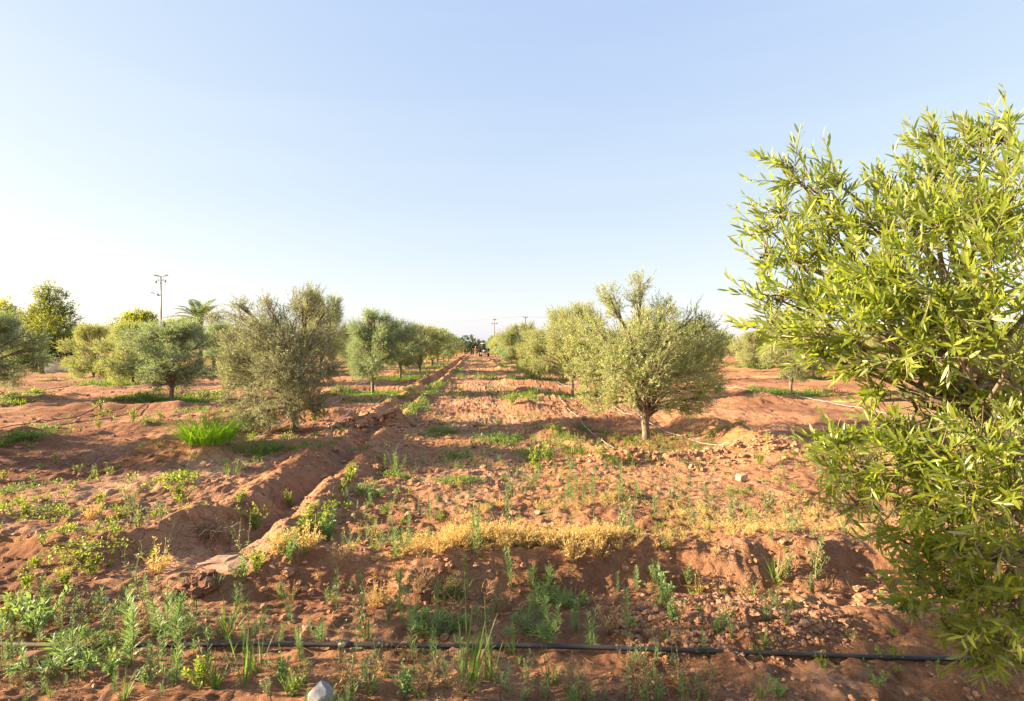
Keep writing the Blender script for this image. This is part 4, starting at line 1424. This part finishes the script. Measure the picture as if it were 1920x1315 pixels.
# slab of dried mud at the ditch mouth, dark clump before it
p = G(418, 1066)
mb = MB()
th = np.sort(rs.uniform(0, 6.28, 13))
rr_ = rs.uniform(.8, 1.1, 13)
pl = np.stack([np.cos(th) * rr_ * .2, np.sin(th) * rr_ * .13, np.zeros(13)], -1) @ (rot('x', .2) @ rot('y', -.05)).T
top_ = pl + np.array([0, 0, .035]) + rs.normal(size=(13, 3)) * .004
inn = pl * .5 + np.array([0, 0, .042]) + rs.normal(size=(13, 3)) * .005
vv = np.vstack([pl * 1.04 - np.array([0, 0, .03]), top_, inn, [[0, 0, .04]]])
j = np.arange(13)
j2 = (j + 1) % 13
mb.add(vv, np.vstack([np.stack([j, j2, 13 + j2, 13 + j], -1), np.stack([13 + j, 13 + j2, 26 + j2, 26 + j], -1)]), np.stack([26 + j, 26 + j2, np.full(13, 39)], -1))
tag(obj('mud_slab', (mb, M['mud'], False), None, p), 'pale cracked slab of dried mud at the mouth of the ditch', 'mud slab')
mb = MB()
p = G(372, 1104)
an = rs.uniform(0, 6.28, 70)
q = np.sqrt(rs.rand(70))
lumps(mb, p[0] + np.cos(an) * q * .12, p[1] + np.sin(an) * q * .07, np.clip(rs.lognormal(-3.7, .5, 70), .012, .06), -.2)
V_, *_r = mb.arrays()
mb.v = [V_ - p]
tag(obj('soil_clump', (mb, M['darksoil'], False), None, p), 'dark rough clump of earth before the dried mud slab', 'soil clump')
# tangle of dead roots on the left ridge
mb = MB()
n = 170
a = rs.uniform(0, 6.28, n)
c = rs.normal(size=(n, 3)) * np.array([.10, .06, .02])
e = np.stack([np.cos(a) * .09, np.sin(a) * .06, rs.normal(size=n) * .03], -1)
tubes(mb, np.stack([c - e, c + rs.normal(size=(n, 3)) * .02 + np.array([0, 0, .03]), c + e], 1), np.full((1, 3), .0016), 3)
p = G(392, 1006)
tag(obj('root_tangle', (mb, M['rust']), None, p + np.array([0, 0, .035])), 'tangle of dead brown roots hanging on the left ridge of the ditch', 'roots')
# a pale fallen stick on the left ground
mb = MB()
pa, pb = G(292, 842), G(306, 850)
tube(mb, spline([pa + np.array([0, 0, .02]), (pa + pb) / 2 + np.array([.01, 0, .04]), pb + np.array([0, 0, .02])], 6), np.linspace(.012, .008, 6), 6)
tag(obj('stick', (mb, M['twig'])), 'pale fallen stick on the bare ground left of the bright grass tuft', 'stick')


# ------------------------------------------------------------------ pipe and hoses
def laid(pxs, r, mat, n=160, lift=0.0, smooth=9, ns=8, two=None):
    c = spline([G(u, v) for (u, v) in pxs], n)
    z = H(c[:, 0], c[:, 1])
    k = np.ones(smooth) / smooth
    zp = np.convolve(np.pad(z, smooth // 2, mode='edge'), k, mode='valid')[:n]
    c[:, 2] = (np.maximum(zp, z - r * 2.2) if smooth < 50 else zp) + r * .75 + lift
    mb = MB()
    tube(mb, c, r, ns)
    return mb, c


mb, c = laid([(-260, 1207), (0, 1213), (200, 1217), (500, 1224), (800, 1228), (1000, 1230), (1250, 1232), (1440, 1233), (1700, 1244), (1920, 1259), (2150, 1278)], .0142, None, 240, .020, 91, 12)
pr = empty('irrigation_pipe', c[0])
tag(pr, 'long black irrigation pipe lying across the foreground weeds', 'pipe')
o = obj('pipe_body', (mb, M['pipe']), pr, -c[0])
for j in (82, 150):
    mc = MB()
    tube(mc, c[j:j + 3], .0168, 12)
    obj('coupling', (mc, M['pipe']), pr, -c[0])
mc = MB()
tube(mc, c[20:52], .0147, 12, cap=True)
obj('dusty_section', (mc, M['pipedust']), pr, -c[0])


def hose(x0, y0, y1, wob, mat, label, seed, r=.011, lift=.03, start=None):
    r_ = np.random.RandomState(seed)
    yy = np.linspace(y0, y1, 260)
    xx = x0 + wob * fbm(yy * .22 + seed, yy * 0 + seed, 2)
    z = H(xx, yy)
    z = np.convolve(np.pad(z, 4, mode='edge'), np.ones(9) / 9, mode='valid')
    z = np.maximum(z, H(xx, yy) - .005) + r + lift
    pts = np.stack([xx, yy, z], -1)
    if start is not None:
        pts = np.vstack([spline(start, 12)[:-1], pts])
    mb = MB()
    tube(mb, pts, r, 6)
    return tag(obj('drip_hose', (mb, mat)), label, 'drip hose', 'drip hoses along the tree rows')


hose(-4.25, 9.2, 70, .25, M['hose'], 'grey drip hose running left of the trunks in the left row', 3, .013)
hose(-3.12, 10.6, 70, .3, M['hose'], 'grey drip hose running right of the trunks in the left row, near the ditch', 5, .013)
hose(2.5, 8.75, 80, .2, M['hose'], 'long pale drip hose lying along the track side of the right row', 8, .009, .03)
hose(3.75, 8.7, 60, .3, M['hose'], 'pale drip hose curving past the forked trunk of the broad olive tree', 9, .009, .02)
hose(-9.1, 11.5, 60, .3, M['hosedark'], 'dark drip hose through the second row on the left', 11, .012)
hose(-10.2, 12.5, 60, .3, M['hosedark'], 'dark drip hose behind the leaning trunk of the rounded olive tree', 12, .012)
hose(-16.4, 17, 60, .3, M['hosedark'], 'dark drip hose through the third row at the left edge', 13, .012)
hose(10.6, 11, 60, .4, M['hose'], 'pale drip hose across the soil right of the broad olive tree', 14, .012)

# ------------------------------------------------------------------ background trees, palm, wall, lamps, poles
def bgtree(name, label, pxl, basepx, d, seed, mat, dens, L, W, cat, bark='darkbark', rt=.14, group=None, lpt=8, ltw=.5, up=.1):
    b = P(basepx, 650, d)
    b[2] = float(H(b[0], b[1]))
    bb = [(x, y, z - b[2], r) for (x, y, z, r) in pxblobs(pxl, (b[0], b[1]), d)]
    fz = min(q[2] for q in bb)
    tk, cr = olive(seed, bb, dens, L, W, ltw=ltw, lpt=lpt, fork=max(.4, fz * .8), rt=rt, up=up, twigs=False)
    t = empty(name, b)
    tag(t, label, cat, group)
    obj('trunk', (tk, M[bark]), t)
    obj('crown', (cr, [M[mat], M['twig']]), t)
    return t


big = [(95, 540, 0, 12), (80, 552, 0, 12), (112, 556, 0, 12), (90, 570, 0, 14), (75, 585, 0, 17), (100, 590, 0, 20), (120, 582, 0, 17), (130, 600, 0, 16), (60, 600, 0, 18), (85, 615, -1, 26), (115, 620, -1, 24), (55, 630, 0, 24),
       (130, 632, 0, 16), (90, 645, -1, 28), (60, 655, -.5, 20), (115, 655, -.5, 18), (80, 610, 1.5, 28), (100, 640, 1.5, 26)]
bgtree('broadleaf_tree', 'tall yellow-green tree with a dark trunk and thin leafy spire by the white wall', big, 64, 39, 201, 'tree_green', 34, .16, .07, 'tree', rt=.2)
bgtree('evergreen_tree', 'low dark evergreen whose drooping boughs hang over the white wall', [(75, 664, 0, 12), (95, 664, 0, 12), (115, 662, 0, 12), (130, 660, 0, 11), (105, 655, .5, 14), (60, 668, 0, 12), (140, 664, 0, 8)], 78, 37.5, 202, 'tree_dark', 40, .16, .06, 'tree', up=-.4)
bgtree('flowering_tree', 'bright yellow tree just showing over the blue-green olive at the left edge', [(5, 580, 0, 17), (25, 592, 0, 15), (-15, 590, 0, 18), (10, 605, 0, 22), (-20, 620, 0, 24)], 0, 44, 203, 'tree_yellow', 26, .17, .08, 'tree')
bgtree('broadleaf_tree', 'small dark round tree between the tall yellow-green tree and the pale olive', [(150, 622, 0, 13), (162, 632, 0, 11), (140, 635, 0, 12), (152, 645, 0, 14)], 150, 60, 204, 'tree_dark', 24, .22, .1, 'tree')
bgtree('flowering_tree', 'domed bright yellow tree left of the tall street lamp', [(245, 600, 0, 14), (262, 595, 0, 14), (278, 598, 0, 12), (240, 612, 0, 16), (262, 612, 0, 18), (282, 612, 0, 14), (260, 630, 0, 20)], 262, 56, 205, 'tree_yellow', 30, .19, .09, 'tree')
bgtree('broadleaf_tree', 'thin twiggy tree left of the domed yellow tree', [(210, 605, 0, 9), (222, 600, 0, 8), (205, 618, 0, 11), (220, 618, 0, 12), (212, 632, 0, 15)], 214, 54, 206, 'tree_green', 5, .2, .08, 'tree')
bgtree('flowering_tree', 'small yellow tree under the low street lamp beside the palm', [(318, 612, 0, 9), (332, 612, 0, 11), (325, 622, 0, 14), (342, 620, 0, 11), (330, 635, 0, 15)], 328, 58, 207, 'tree_yellow', 24, .22, .09, 'tree')
bgtree('broadleaf_tree', 'small upright green tree between the low street lamp and the palm', [(346, 600, 0, 8), (348, 612, 0, 9), (344, 622, 0, 10), (352, 632, 0, 12)], 346, 60, 208, 'tree_green', 24, .22, .09, 'tree')
bgtree('broadleaf_tree', 'olive-brown bush between the palm and the ragged olive tree', [(395, 600, 0, 12), (410, 592, 0, 12), (405, 612, 0, 16), (390, 622, 0, 14), (415, 625, 0, 16), (400, 640, 0, 18)], 402, 40, 209, 'olive_grey', 30, .15, .05, 'tree')

# the palm
pb_ = P(375, 650, 47)
pb_[2] = float(H(pb_[0], pb_[1]))
t = empty('palm_tree', pb_)
tag(t, 'palm with arching feather fronds beside the tall street lamp', 'palm')
ph = CAM_H + (650 - 600) * 47 / F - pb_[2]
mb = MB()
tube(mb, spline([(0, 0, -.1), (.03, 0, ph * .5), (0, 0, ph)], 14), np.array([.3, .26] + [.22, .20] * 5 + [.26, .3]), 10)
obj('trunk', (mb, M['wood']), t)
r_ = np.random.RandomState(8)
for k in range(17):
    an = k * 2.399
    up_ = 1.35 - .075 * k
    Lf = r_.uniform(2.2, 2.8)
    o = np.array([math.cos(an), math.sin(an), 0])
    tt = np.linspace(0, 1, 12)
    rach = np.array([0, 0, ph]) + o * (Lf * tt * math.cos(up_) + .25 * tt ** 2 * Lf)[:, None] + np.array([0, 0, 1.])[None] * (Lf * (tt * math.sin(up_) - (.32 + .14 * math.cos(up_)) * tt ** 2.3))[:, None]
    fr = MB()
    tube(fr, rach, np.linspace(.03, .006, 12), 4, 1)
    m = 60
    q = np.linspace(.12, 1, m)
    pos = np.stack([np.interp(q * 11, np.arange(12), rach[:, c]) for c in range(3)], -1)
    tg = nrm(np.gradient(pos, axis=0))
    sd = nrm(np.cross(tg, np.array([0, 0, 1.])))
    for sgn in (-1, 1):
        dd = sd * sgn + tg * .7 + np.array([0, 0, -.25]) + r_.normal(size=(m, 3)) * .1
        leaves(fr, pos, dd, np.cross(tg, sd) * 1.0 + r_.normal(size=(m, 3)) * .1, .55 * np.sin(np.clip(q * 2.9 + .25, 0, 3.0)) + .1, .045, True, curl=.2)
    obj('frond', (fr, [M['palm'], M['stem']]), t)

# the white wall
a, b = P(74, 650, 38.4), P(188, 650, 40)
mb = MB()
dv = (b - a)[:2]
ln = np.linalg.norm(dv)
an = math.atan2(dv[1], dv[0])
z0 = float(H(*a[:2]))
t = empty('garden_wall', ((a[0] + b[0]) / 2, (a[1] + b[1]) / 2, z0), an)
tag(t, 'low whitewashed wall under the dark boughs at the far left', 'wall')
box(mb, (0, 0, .48), (ln, .2, 1.16))
obj('wall_body', (mb, M['wall']), t)
mb = MB()
box(mb, (0, 0, 1.09), (ln + .06, .28, .06))
obj('coping', (mb, M['wall']), t)


def lampheads(t, z, L, tilt):
    for s in (-1, 1):
        mb = MB()
        n = 9
        q = np.linspace(0, 1, n)
        prof = np.array([.03, .05, .09, .13, .15, .15, .13, .09, .03])
        v, f = ico(2)
        vv = v * np.array([L * .5, .15, .055])
        vv[:, 1] *= .55 + .45 * (vv[:, 0] / (L * .5))
        vv = (vv + np.array([L * .62, 0, 0])) @ rot('y', -tilt).T
        vv[:, 0] *= s
        mb.add(vv, None, f if s > 0 else f[:, ::-1])
        tube(mb, [(0, 0, 0), (s * L * .25 * math.cos(tilt), 0, L * .25 * math.sin(tilt))], .03, 6)
        obj('lamp_head', (mb, M['lamp']), t, (0, 0, z))


lp = P(302, 650, 50)
lp[2] = float(H(lp[0], lp[1]))
t = empty('street_lamp', lp, -YAW)
tag(t, 'tall grey street lamp with two lamp heads, two dome cameras and a slanted solar arm', 'street lamp', 'street lamps beyond the orchard')
top = CAM_H + (650 - 519) * 50 / F - lp[2]
mb = MB()
tube(mb, [(0, 0, 0), (0, 0, .5), (0, 0, .55), (0, 0, top * .6), (0, 0, top)], [.12, .12, .095, .085, .06], 10)
obj('pole', (mb, M['galv']), t)
lampheads(t, top, .62, .22)
mb = MB()
tube(mb, [(-.42, 0, 0), (.36, 0, -.02)], .028, 6)
box(mb, (-.26, 0, .02), (.07, .08, .14))
box(mb, (.24, 0, .0), (.07, .08, .12))
obj('bracket', (mb, M['galv']), t, (0, 0, top - .3))
v, f = ico(2)
for (x, z) in ((-.42, -.48), (.38, -.42)):
    mb = MB()
    tube(mb, [(x, 0, -.30), (x, 0, z + .1)], .025, 6)
    mb.add(v * np.array([.085, .085, .10]) + np.array([x, 0, z]), None, f)
    box(mb, (x, 0, z + .09), (.13, .13, .05))
    obj('dome_camera', (mb, M['lamp']), t, (0, 0, top))
mb = MB()
tube(mb, [(0, 0, 0), (-.28, 0, .14), (-.5, 0, .16)], .03, 6)
obj('solar_arm', (mb, M['galv']), t, (0, 0, top - 1.78))
mb = MB()
box(mb, (-.60, 0, .32), (.82, .4, .03), rot('y', .28))
obj('solar_panel', (mb, M['panel']), t, (0, 0, top - 1.78))
mb = MB()
box(mb, (-.28, 0, .18), (.42, .12, .07), rot('y', .5), taper=.8)
obj('flood_lamp', (mb, M['lamp']), t, (0, 0, top - 1.72))

lp = P(325, 650, 80)
lp[2] = float(H(lp[0], lp[1]))
t = empty('street_lamp', lp, -YAW)
tag(t, 'low double-headed street lamp just showing above the small yellow tree', 'street lamp', 'street lamps beyond the orchard')
top = CAM_H + (650 - 599) * 80 / F - lp[2]
mb = MB()
tube(mb, [(0, 0, 0), (0, 0, top * .6), (0, 0, top)], [.09, .08, .05], 8)
obj('pole', (mb, M['galv']), t)
lampheads(t, top, .42, .4)

# mast and utility poles at the end of the track
lp = P(927, 650, 150)
lp[2] = float(H(lp[0], lp[1]))
t = empty('mast', lp, -YAW)
tag(t, 'slim pale mast with two small cross-arms and a reddish tip above the far trees', 'mast')
top = CAM_H + (650 - 592) * 150 / F
mb = MB()
tube(mb, [(0, 0, 0), (0, 0, top * .7)], .10, 6)
obj('pole', (mb, M['wood']), t)
mb = MB()
tube(mb, [(0, 0, top * .7), (0, 0, top)], [.10, .05], 6)
obj('tip', (mb, M['redwhite']), t)
for (z, w) in ((top - 2.05, .75), (top - 1.05, .35)):
    mb = MB()
    tube(mb, [(-w, 0, 0), (w, 0, 0)], .06, 6)
    for s in (-1, 1):
        mb.add(v * np.array([.28, .2, .14]) + np.array([s * w * .8, 0, 0]), None, f)
    obj('cross_arm', (mb, M['lamp']), t, (0, 0, z))
lp = P(985, 650, 150)
lp[2] = float(H(lp[0], lp[1]))
t = empty('utility_pole', lp, -YAW)
tag(t, 'brown wooden utility pole with one cross-arm above the right row', 'utility pole')
top2 = CAM_H + (650 - 594) * 150 / F
mb = MB()
tube(mb, [(0, 0, 0), (0, 0, top2)], [.16, .11], 8)
obj('pole', (mb, M['wood']), t)
mb = MB()
box(mb, (0, 0, top2 - .15), (1.3, .14, .14))
for s in (-.55, 0, .55):
    box(mb, (s, 0, top2 + .02), (.09, .09, .2))
obj('cross_arm', (mb, M['wood']), t)
e2 = P(600, 650, 175)
mb = MB()
e3 = P(1420, 650, 160)
for k, s in enumerate((-.5, .5)):
    w0 = np.array([e2[0], e2[1] + s, 9.0])
    w1 = np.array([lp[0] + s, lp[1], top2 + .1])
    w2 = np.array([e3[0], e3[1] + s, 9.3])
    for (p_, q_) in ((w0, w1), (w1, w2)):
        tt = np.linspace(0, 1, 20)[:, None]
        c = p_ * (1 - tt) + q_ * tt
        c[:, 2] -= 1.0 * 4 * (tt * (1 - tt))[:, 0]
        tube(mb, c, .009, 4)
tag(obj('power_line', (mb, M['galv'])), 'faint overhead wires strung from the brown utility pole', 'wires')
for (u, vt, vb, d, lean, lab) in ((865, 633, 650, 140, -.25, 'short dark leaning stake over the left row near the tractor'), (894, 632, 650, 145, -.08, 'short dark bare stake behind the tractor')):
    b_ = P(u + 1, 650, d)
    b_[2] = float(H(b_[0], b_[1]))
    mb = MB()
    hh = CAM_H + (650 - vt) * d / F
    tube(mb, [(0, 0, 0), (lean * .4, 0, hh * .5), (lean, 0, hh)], [.14, .12, .07], 6)
    tube(mb, [(lean * .5, 0, hh * .6), (lean * .5 - .25, 0, hh * .82)], [.06, .03], 5)
    tag(obj('stake', (mb, M['wood']), None, b_), lab, 'stake')

# dark trees closing the lane behind the tractor
for k, (u, d, rr) in enumerate(((884, 122, 9), (921, 118, 9), (872, 132, 8), (905, 150, 10), (930, 135, 8), (893, 160, 9))):
    lab = ['dark evergreen left of the tractor', 'dark evergreen right of the tractor', 'dark bush at the end of the left row', 'dark tree closing the lane behind the tractor canopy', 'dark bush at the end of the right row', 'dim tree far behind the person'][k]
    top_ = 645 if k < 2 else 642
    bgtree('evergreen_tree', lab, [(u, top_ + 4, 0, 5), (u - 4, 652, 0, 6), (u + 4, 652, 0, 6), (u, 658, 0, 7), (u + 3, 646, .5, 4)], u, d, 300 + k, 'tree_dark', 4, .5, .22, 'tree', lpt=8, ltw=.7, group='dark trees at the end of the lane')

# far wooded edge all round the plain
mb = MB()
r_ = np.random.RandomState(17)
n = 9000
x = r_.uniform(-260, 260, n)
y = 185 + .10 * np.abs(x) * 0 + r_.normal(size=n) * 5
hgt = 4.2 + 1.6 * fbm(x * .06, x * 0 + 2, 3) + 1.1 * fbm(x * .4, x * 0 + 9, 2)
z = hgt * r_.rand(n) ** .8
leaves(mb, np.stack([x, y, z], -1), rvec(n, r_) + np.array([0, 0, .6]), rvec(n, r_), r_.uniform(.7, 1.6, n), .7, True)
tag(obj('treeline', (mb, [M['tree_dark']])), 'dim green wooded edge along the horizon', 'woods', kind='stuff')

# ------------------------------------------------------------------ tractor and worker
tp = P(908, 650, 100)
tp[2] = float(H(tp[0], tp[1]))
t = empty('tractor', tp, -YAW)
tag(t, 'small old tractor with a pale canopy at the far end of the track', 'tractor')


def wheel(x, y, r, w):
    th = np.linspace(0, 2 * PI, 25)[:-1]
    prof = [(-w / 2, r * .62), (-w / 2, r * .92), (-w * .3, r), (w * .3, r), (w / 2, r * .92), (w / 2, r * .62)]
    mb = MB()
    vv = np.array([[p_[0], p_[1] * math.cos(a_), p_[1] * math.sin(a_)] for p_ in prof for a_ in th])
    q = [[i * 24 + j, i * 24 + (j + 1) % 24, ((i + 1) % 6) * 24 + (j + 1) % 24, ((i + 1) % 6) * 24 + j] for i in range(6) for j in range(24)]
    mb.add(vv, q)
    for j in range(12):
        a_ = j / 12 * 2 * PI
        box(mb, (0, math.cos(a_) * r, math.sin(a_) * r), (w * .95, .05, .07), rot('x', a_))
    rim = MB()
    tube(rim, [(-w * .22, 0, 0), (w * .22, 0, 0)], r * .64, 20)
    tube(rim, [(-w * .4, 0, 0), (w * .4, 0, 0)], r * .16, 12)
    o_ = obj('wheel', (mb, M['tyre']), t, (x, y, r))
    obj('rim', (rim, M['steel']), o_)


wheel(-.72, 0, .68, .36)
wheel(.72, 0, .68, .36)
wheel(-.62, 1.9, .42, .24)
wheel(.62, 1.9, .42, .24)
mb = MB()
box(mb, (0, 1.45, .98), (.55, 1.3, .55), taper=.9)
box(mb, (0, .35, .75), (.5, 1.2, .4))
tube(mb, [(.2, 1.5, 1.2), (.2, 1.5, 1.9)], .04, 8)
obj('body', (mb, M['tractor_red']), t)
for s in (-1, 1):
    mb = MB()
    th = np.linspace(.2, 2.6, 9)
    for i in range(5):
        a_ = .5 * (th[i] + th[i + 1])
        box(mb, (s * .72, math.cos(a_) * .78, .68 + math.sin(a_) * .78), (.4, .26, .03), rot('x', a_ - PI / 2))
    obj('fender', (mb, M['tractor_red']), t)
mb = MB()
box(mb, (0, .05, 1.12), (.45, .42, .1))
box(mb, (0, -.16, 1.35), (.45, .08, .45))
obj('seat', (mb, M['tyre']), t)
mb = MB()
tube(mb, [(0, .85, 1.2), (0, .62, 1.45)], .025, 6)
th = np.linspace(0, 2 * PI, 17)
tube(mb, np.stack([.2 * np.cos(th), .6 + .08 * np.sin(th), 1.46 + .17 * np.sin(th)], -1), .02, 6)
obj('steering_wheel', (mb, M['tyre']), t)
for (x, y) in ((-.5, -.3), (.5, -.3), (-.45, .9), (.45, .9)):
    mb = MB()
    tube(mb, [(x, y, .9), (x, y, 2.28)], .03, 6)
    obj('canopy_post', (mb, M['steel']), t)
mb = MB()
box(mb, (0, .3, 2.32), (1.3, 1.6, .08), taper=.94)
obj('canopy', (mb, M['canopy']), t)
mb = MB()
box(mb, (0, -1.0, .62), (1.5, .12, .12))
box(mb, (0, -1.3, .45), (1.3, .1, .1))
for x in (-.6, -.3, 0, .3, .6):
    tube(mb, spline([(x, -1.0, .6), (x, -1.25, .4), (x, -1.1, .08)], 6), .03, 5)
tube(mb, [(-.3, -.3, .8), (0, -1.0, .9), (.3, -.3, .8)], .03, 5)
tube(mb, [(0, -1.0, .9), (0, -1.0, .6)], .03, 5)
obj('cultivator', (mb, M['steel']), t)
mb = MB()
box(mb, (.02, -.55, 1.0), (.5, .35, .28), taper=.9)
obj('toolbox', (mb, M['canopy']), t)


def figure(name, loc, rz, J, radii, edges, label, parts):
    """one continuous skinned body; clothing as colour zones by height plus cap and hair"""
    me = bpy.data.meshes.new('body')
    me.from_pydata([tuple(p_) for p_ in J], edges, [])
    o_ = bpy.data.objects.new('body', me)
    COL.objects.link(o_)
    sk = o_.modifiers.new('skin', 'SKIN')
    for i, sv in enumerate(me.skin_vertices[0].data):
        sv.radius = (radii[i], radii[i] * .85)
        sv.use_root = (i == 0)
    ss = o_.modifiers.new('sub', 'SUBSURF')
    ss.levels = ss.render_levels = 1
    dg = bpy.context.evaluated_depsgraph_get()
    m2 = bpy.data.meshes.new_from_object(o_.evaluated_get(dg))
    bpy.data.objects.remove(o_)
    for m_ in ('skin', 'orange', 'khaki'):
        m2.materials.append(M[m_])
    for p_ in m2.polygons:
        z_ = p_.center.z
        r2_ = abs(p_.center.x)
        p_.material_index = 2 if z_ < .93 and z_ > .06 and r2_ < .24 else (1 if .9 <= z_ < 1.44 else 0)
        p_.use_smooth = True
    e_ = empty(name, loc, rz)
    tag(e_, label, 'person')
    obj('body', m2, e_)
    return e_


wp = P(892, 650, 95)
wp[2] = float(H(wp[0], wp[1]))
J = [(0, 0, .95), (0, 0, 1.15), (0, .01, 1.36), (0, .02, 1.48), (0, .03, 1.60), (0, .04, 1.70),
     (-.10, 0, .90), (-.13, .02, .50), (-.14, -.02, .08), (-.14, .12, .04),
     (.10, 0, .90), (.12, -.01, .50), (.15, -.08, .08), (.15, .06, .04),
     (-.19, .01, 1.38), (-.27, -.01, 1.12), (-.26, .12, .92), (-.26, .17, .84),
     (.19, .01, 1.38), (.28, -.02, 1.13), (.25, .14, .97), (.24, .2, .90)]
ra = [.145, .13, .15, .055, .095, .085, .09, .06, .042, .04, .09, .06, .042, .04, .065, .043, .034, .03, .065, .043, .034, .03]
ed = [(0, 1), (1, 2), (2, 3), (3, 4), (4, 5), (0, 6), (6, 7), (7, 8), (8, 9), (0, 10), (10, 11), (11, 12), (12, 13), (2, 14), (14, 15), (15, 16), (16, 17), (2, 18), (18, 19), (19, 20), (20, 21)]
w = figure('person', wp, -YAW + .2, J, ra, ed, 'worker in an orange shirt, khaki trousers and pale cap walking behind the tractor', None)
mb = MB()
vv, ff = ico(2)
q = vv * np.array([.105, .115, .08])
q[:, 2] = np.maximum(q[:, 2], -.01)
mb.add(q, None, ff)
box(mb, (0, .13, .0), (.15, .12, .015))
obj('cap', (mb, M['hat']), w, (0, .035, 1.70))

# ------------------------------------------------------------------ light, sky, camera
EL = math.radians(17.5)
AZ = math.radians(-88.0)        # clockwise from +Y
sd = np.array([math.sin(AZ) * math.cos(EL), math.cos(AZ) * math.cos(EL), math.sin(EL)])
li = bpy.data.lights.new('sun', 'SUN')
li.energy = 3.9
li.angle = math.radians(.7)
li.color = (1.0, .79, .54)
so = bpy.data.objects.new('sun', li)
COL.objects.link(so)
from mathutils import Vector
so.rotation_euler = Vector(-sd).to_track_quat('-Z', 'Y').to_euler()

wd = bpy.data.worlds.new('World')
SC.world = wd
wd.use_nodes = True
nt = wd.node_tree
nt.nodes.clear()
sky = nt.nodes.new('ShaderNodeTexSky')
sky.sky_type = 'NISHITA'
sky.sun_disc = False
sky.sun_elevation = EL
sky.sun_rotation = AZ
sky.altitude = 300
sky.air_density = 1.0
sky.dust_density = 1.2
sky.ozone_density = 1.0
bg = nt.nodes.new('ShaderNodeBackground')
bg.inputs[1].default_value = .15
sep = nt.nodes.new('ShaderNodeSeparateColor')
cmb = nt.nodes.new('ShaderNodeCombineColor')
nt.links.new(sky.outputs[0], sep.inputs[0])
for i_, (a_, g_) in enumerate(((.374, .46), (.402, .39), (.615, .10))):     # soft shoulder: a hazy, evenly bright evening sky
    pw = nt.nodes.new('ShaderNodeMath')
    pw.operation = 'POWER'
    pw.inputs[1].default_value = g_
    ml = nt.nodes.new('ShaderNodeMath')
    ml.operation = 'MULTIPLY'
    ml.inputs[1].default_value = a_ * 1.667
    nt.links.new(sep.outputs[i_], pw.inputs[0])
    nt.links.new(pw.outputs[0], ml.inputs[0])
    nt.links.new(ml.outputs[0], cmb.inputs[i_])
ow = nt.nodes.new('ShaderNodeOutputWorld')
tcw = nt.nodes.new('ShaderNodeTexCoord')
mpw = nt.nodes.new('ShaderNodeMapping')
mpw.inputs['Scale'].default_value = (1.2, 1.2, 9.0)
nzw = nt.nodes.new('ShaderNodeTexNoise')
nzw.inputs['Scale'].default_value = 1.6
nzw.inputs['Detail'].default_value = 6
mrw = nt.nodes.new('ShaderNodeMapRange')
mrw.inputs[1].default_value = .45
mrw.inputs[2].default_value = .8
mrw.inputs[3].default_value = 0
mrw.inputs[4].default_value = .08
mxw = nt.nodes.new('ShaderNodeMixRGB')
mxw.inputs[2].default_value = (1.33, 1.35, 1.38, 1)
nt.links.new(tcw.outputs['Generated'], mpw.inputs[0])
nt.links.new(mpw.outputs[0], nzw.inputs['Vector'])
nt.links.new(nzw.outputs[0], mrw.inputs[0])
nt.links.new(mrw.outputs[0], mxw.inputs[0])
nt.links.new(cmb.outputs[0], mxw.inputs[1])
nt.links.new(mxw.outputs[0], bg.inputs[0])
nt.links.new(bg.outputs[0], ow.inputs[0])

cd = bpy.data.cameras.new('camera')
cd.lens = 20
cd.sensor_width = 36
cd.clip_start = .05
cd.clip_end = 5000
co = bpy.data.objects.new('camera', cd)
COL.objects.link(co)
co.location = (0, 0, CAM_H)
co.rotation_euler = (math.radians(90) - math.atan((657.5 - HOR) / F), 0, -YAW)
SC.camera = co
SC.view_settings.view_transform = 'Standard'
SC.view_settings.look = 'None'
SC.view_settings.exposure = 2.5
SC.view_settings.gamma = 1
SC.cycles.use_denoising = True
SC.cycles.max_bounces = 8
SC.cycles.transmission_bounces = 4
SC.cycles.diffuse_bounces = 4
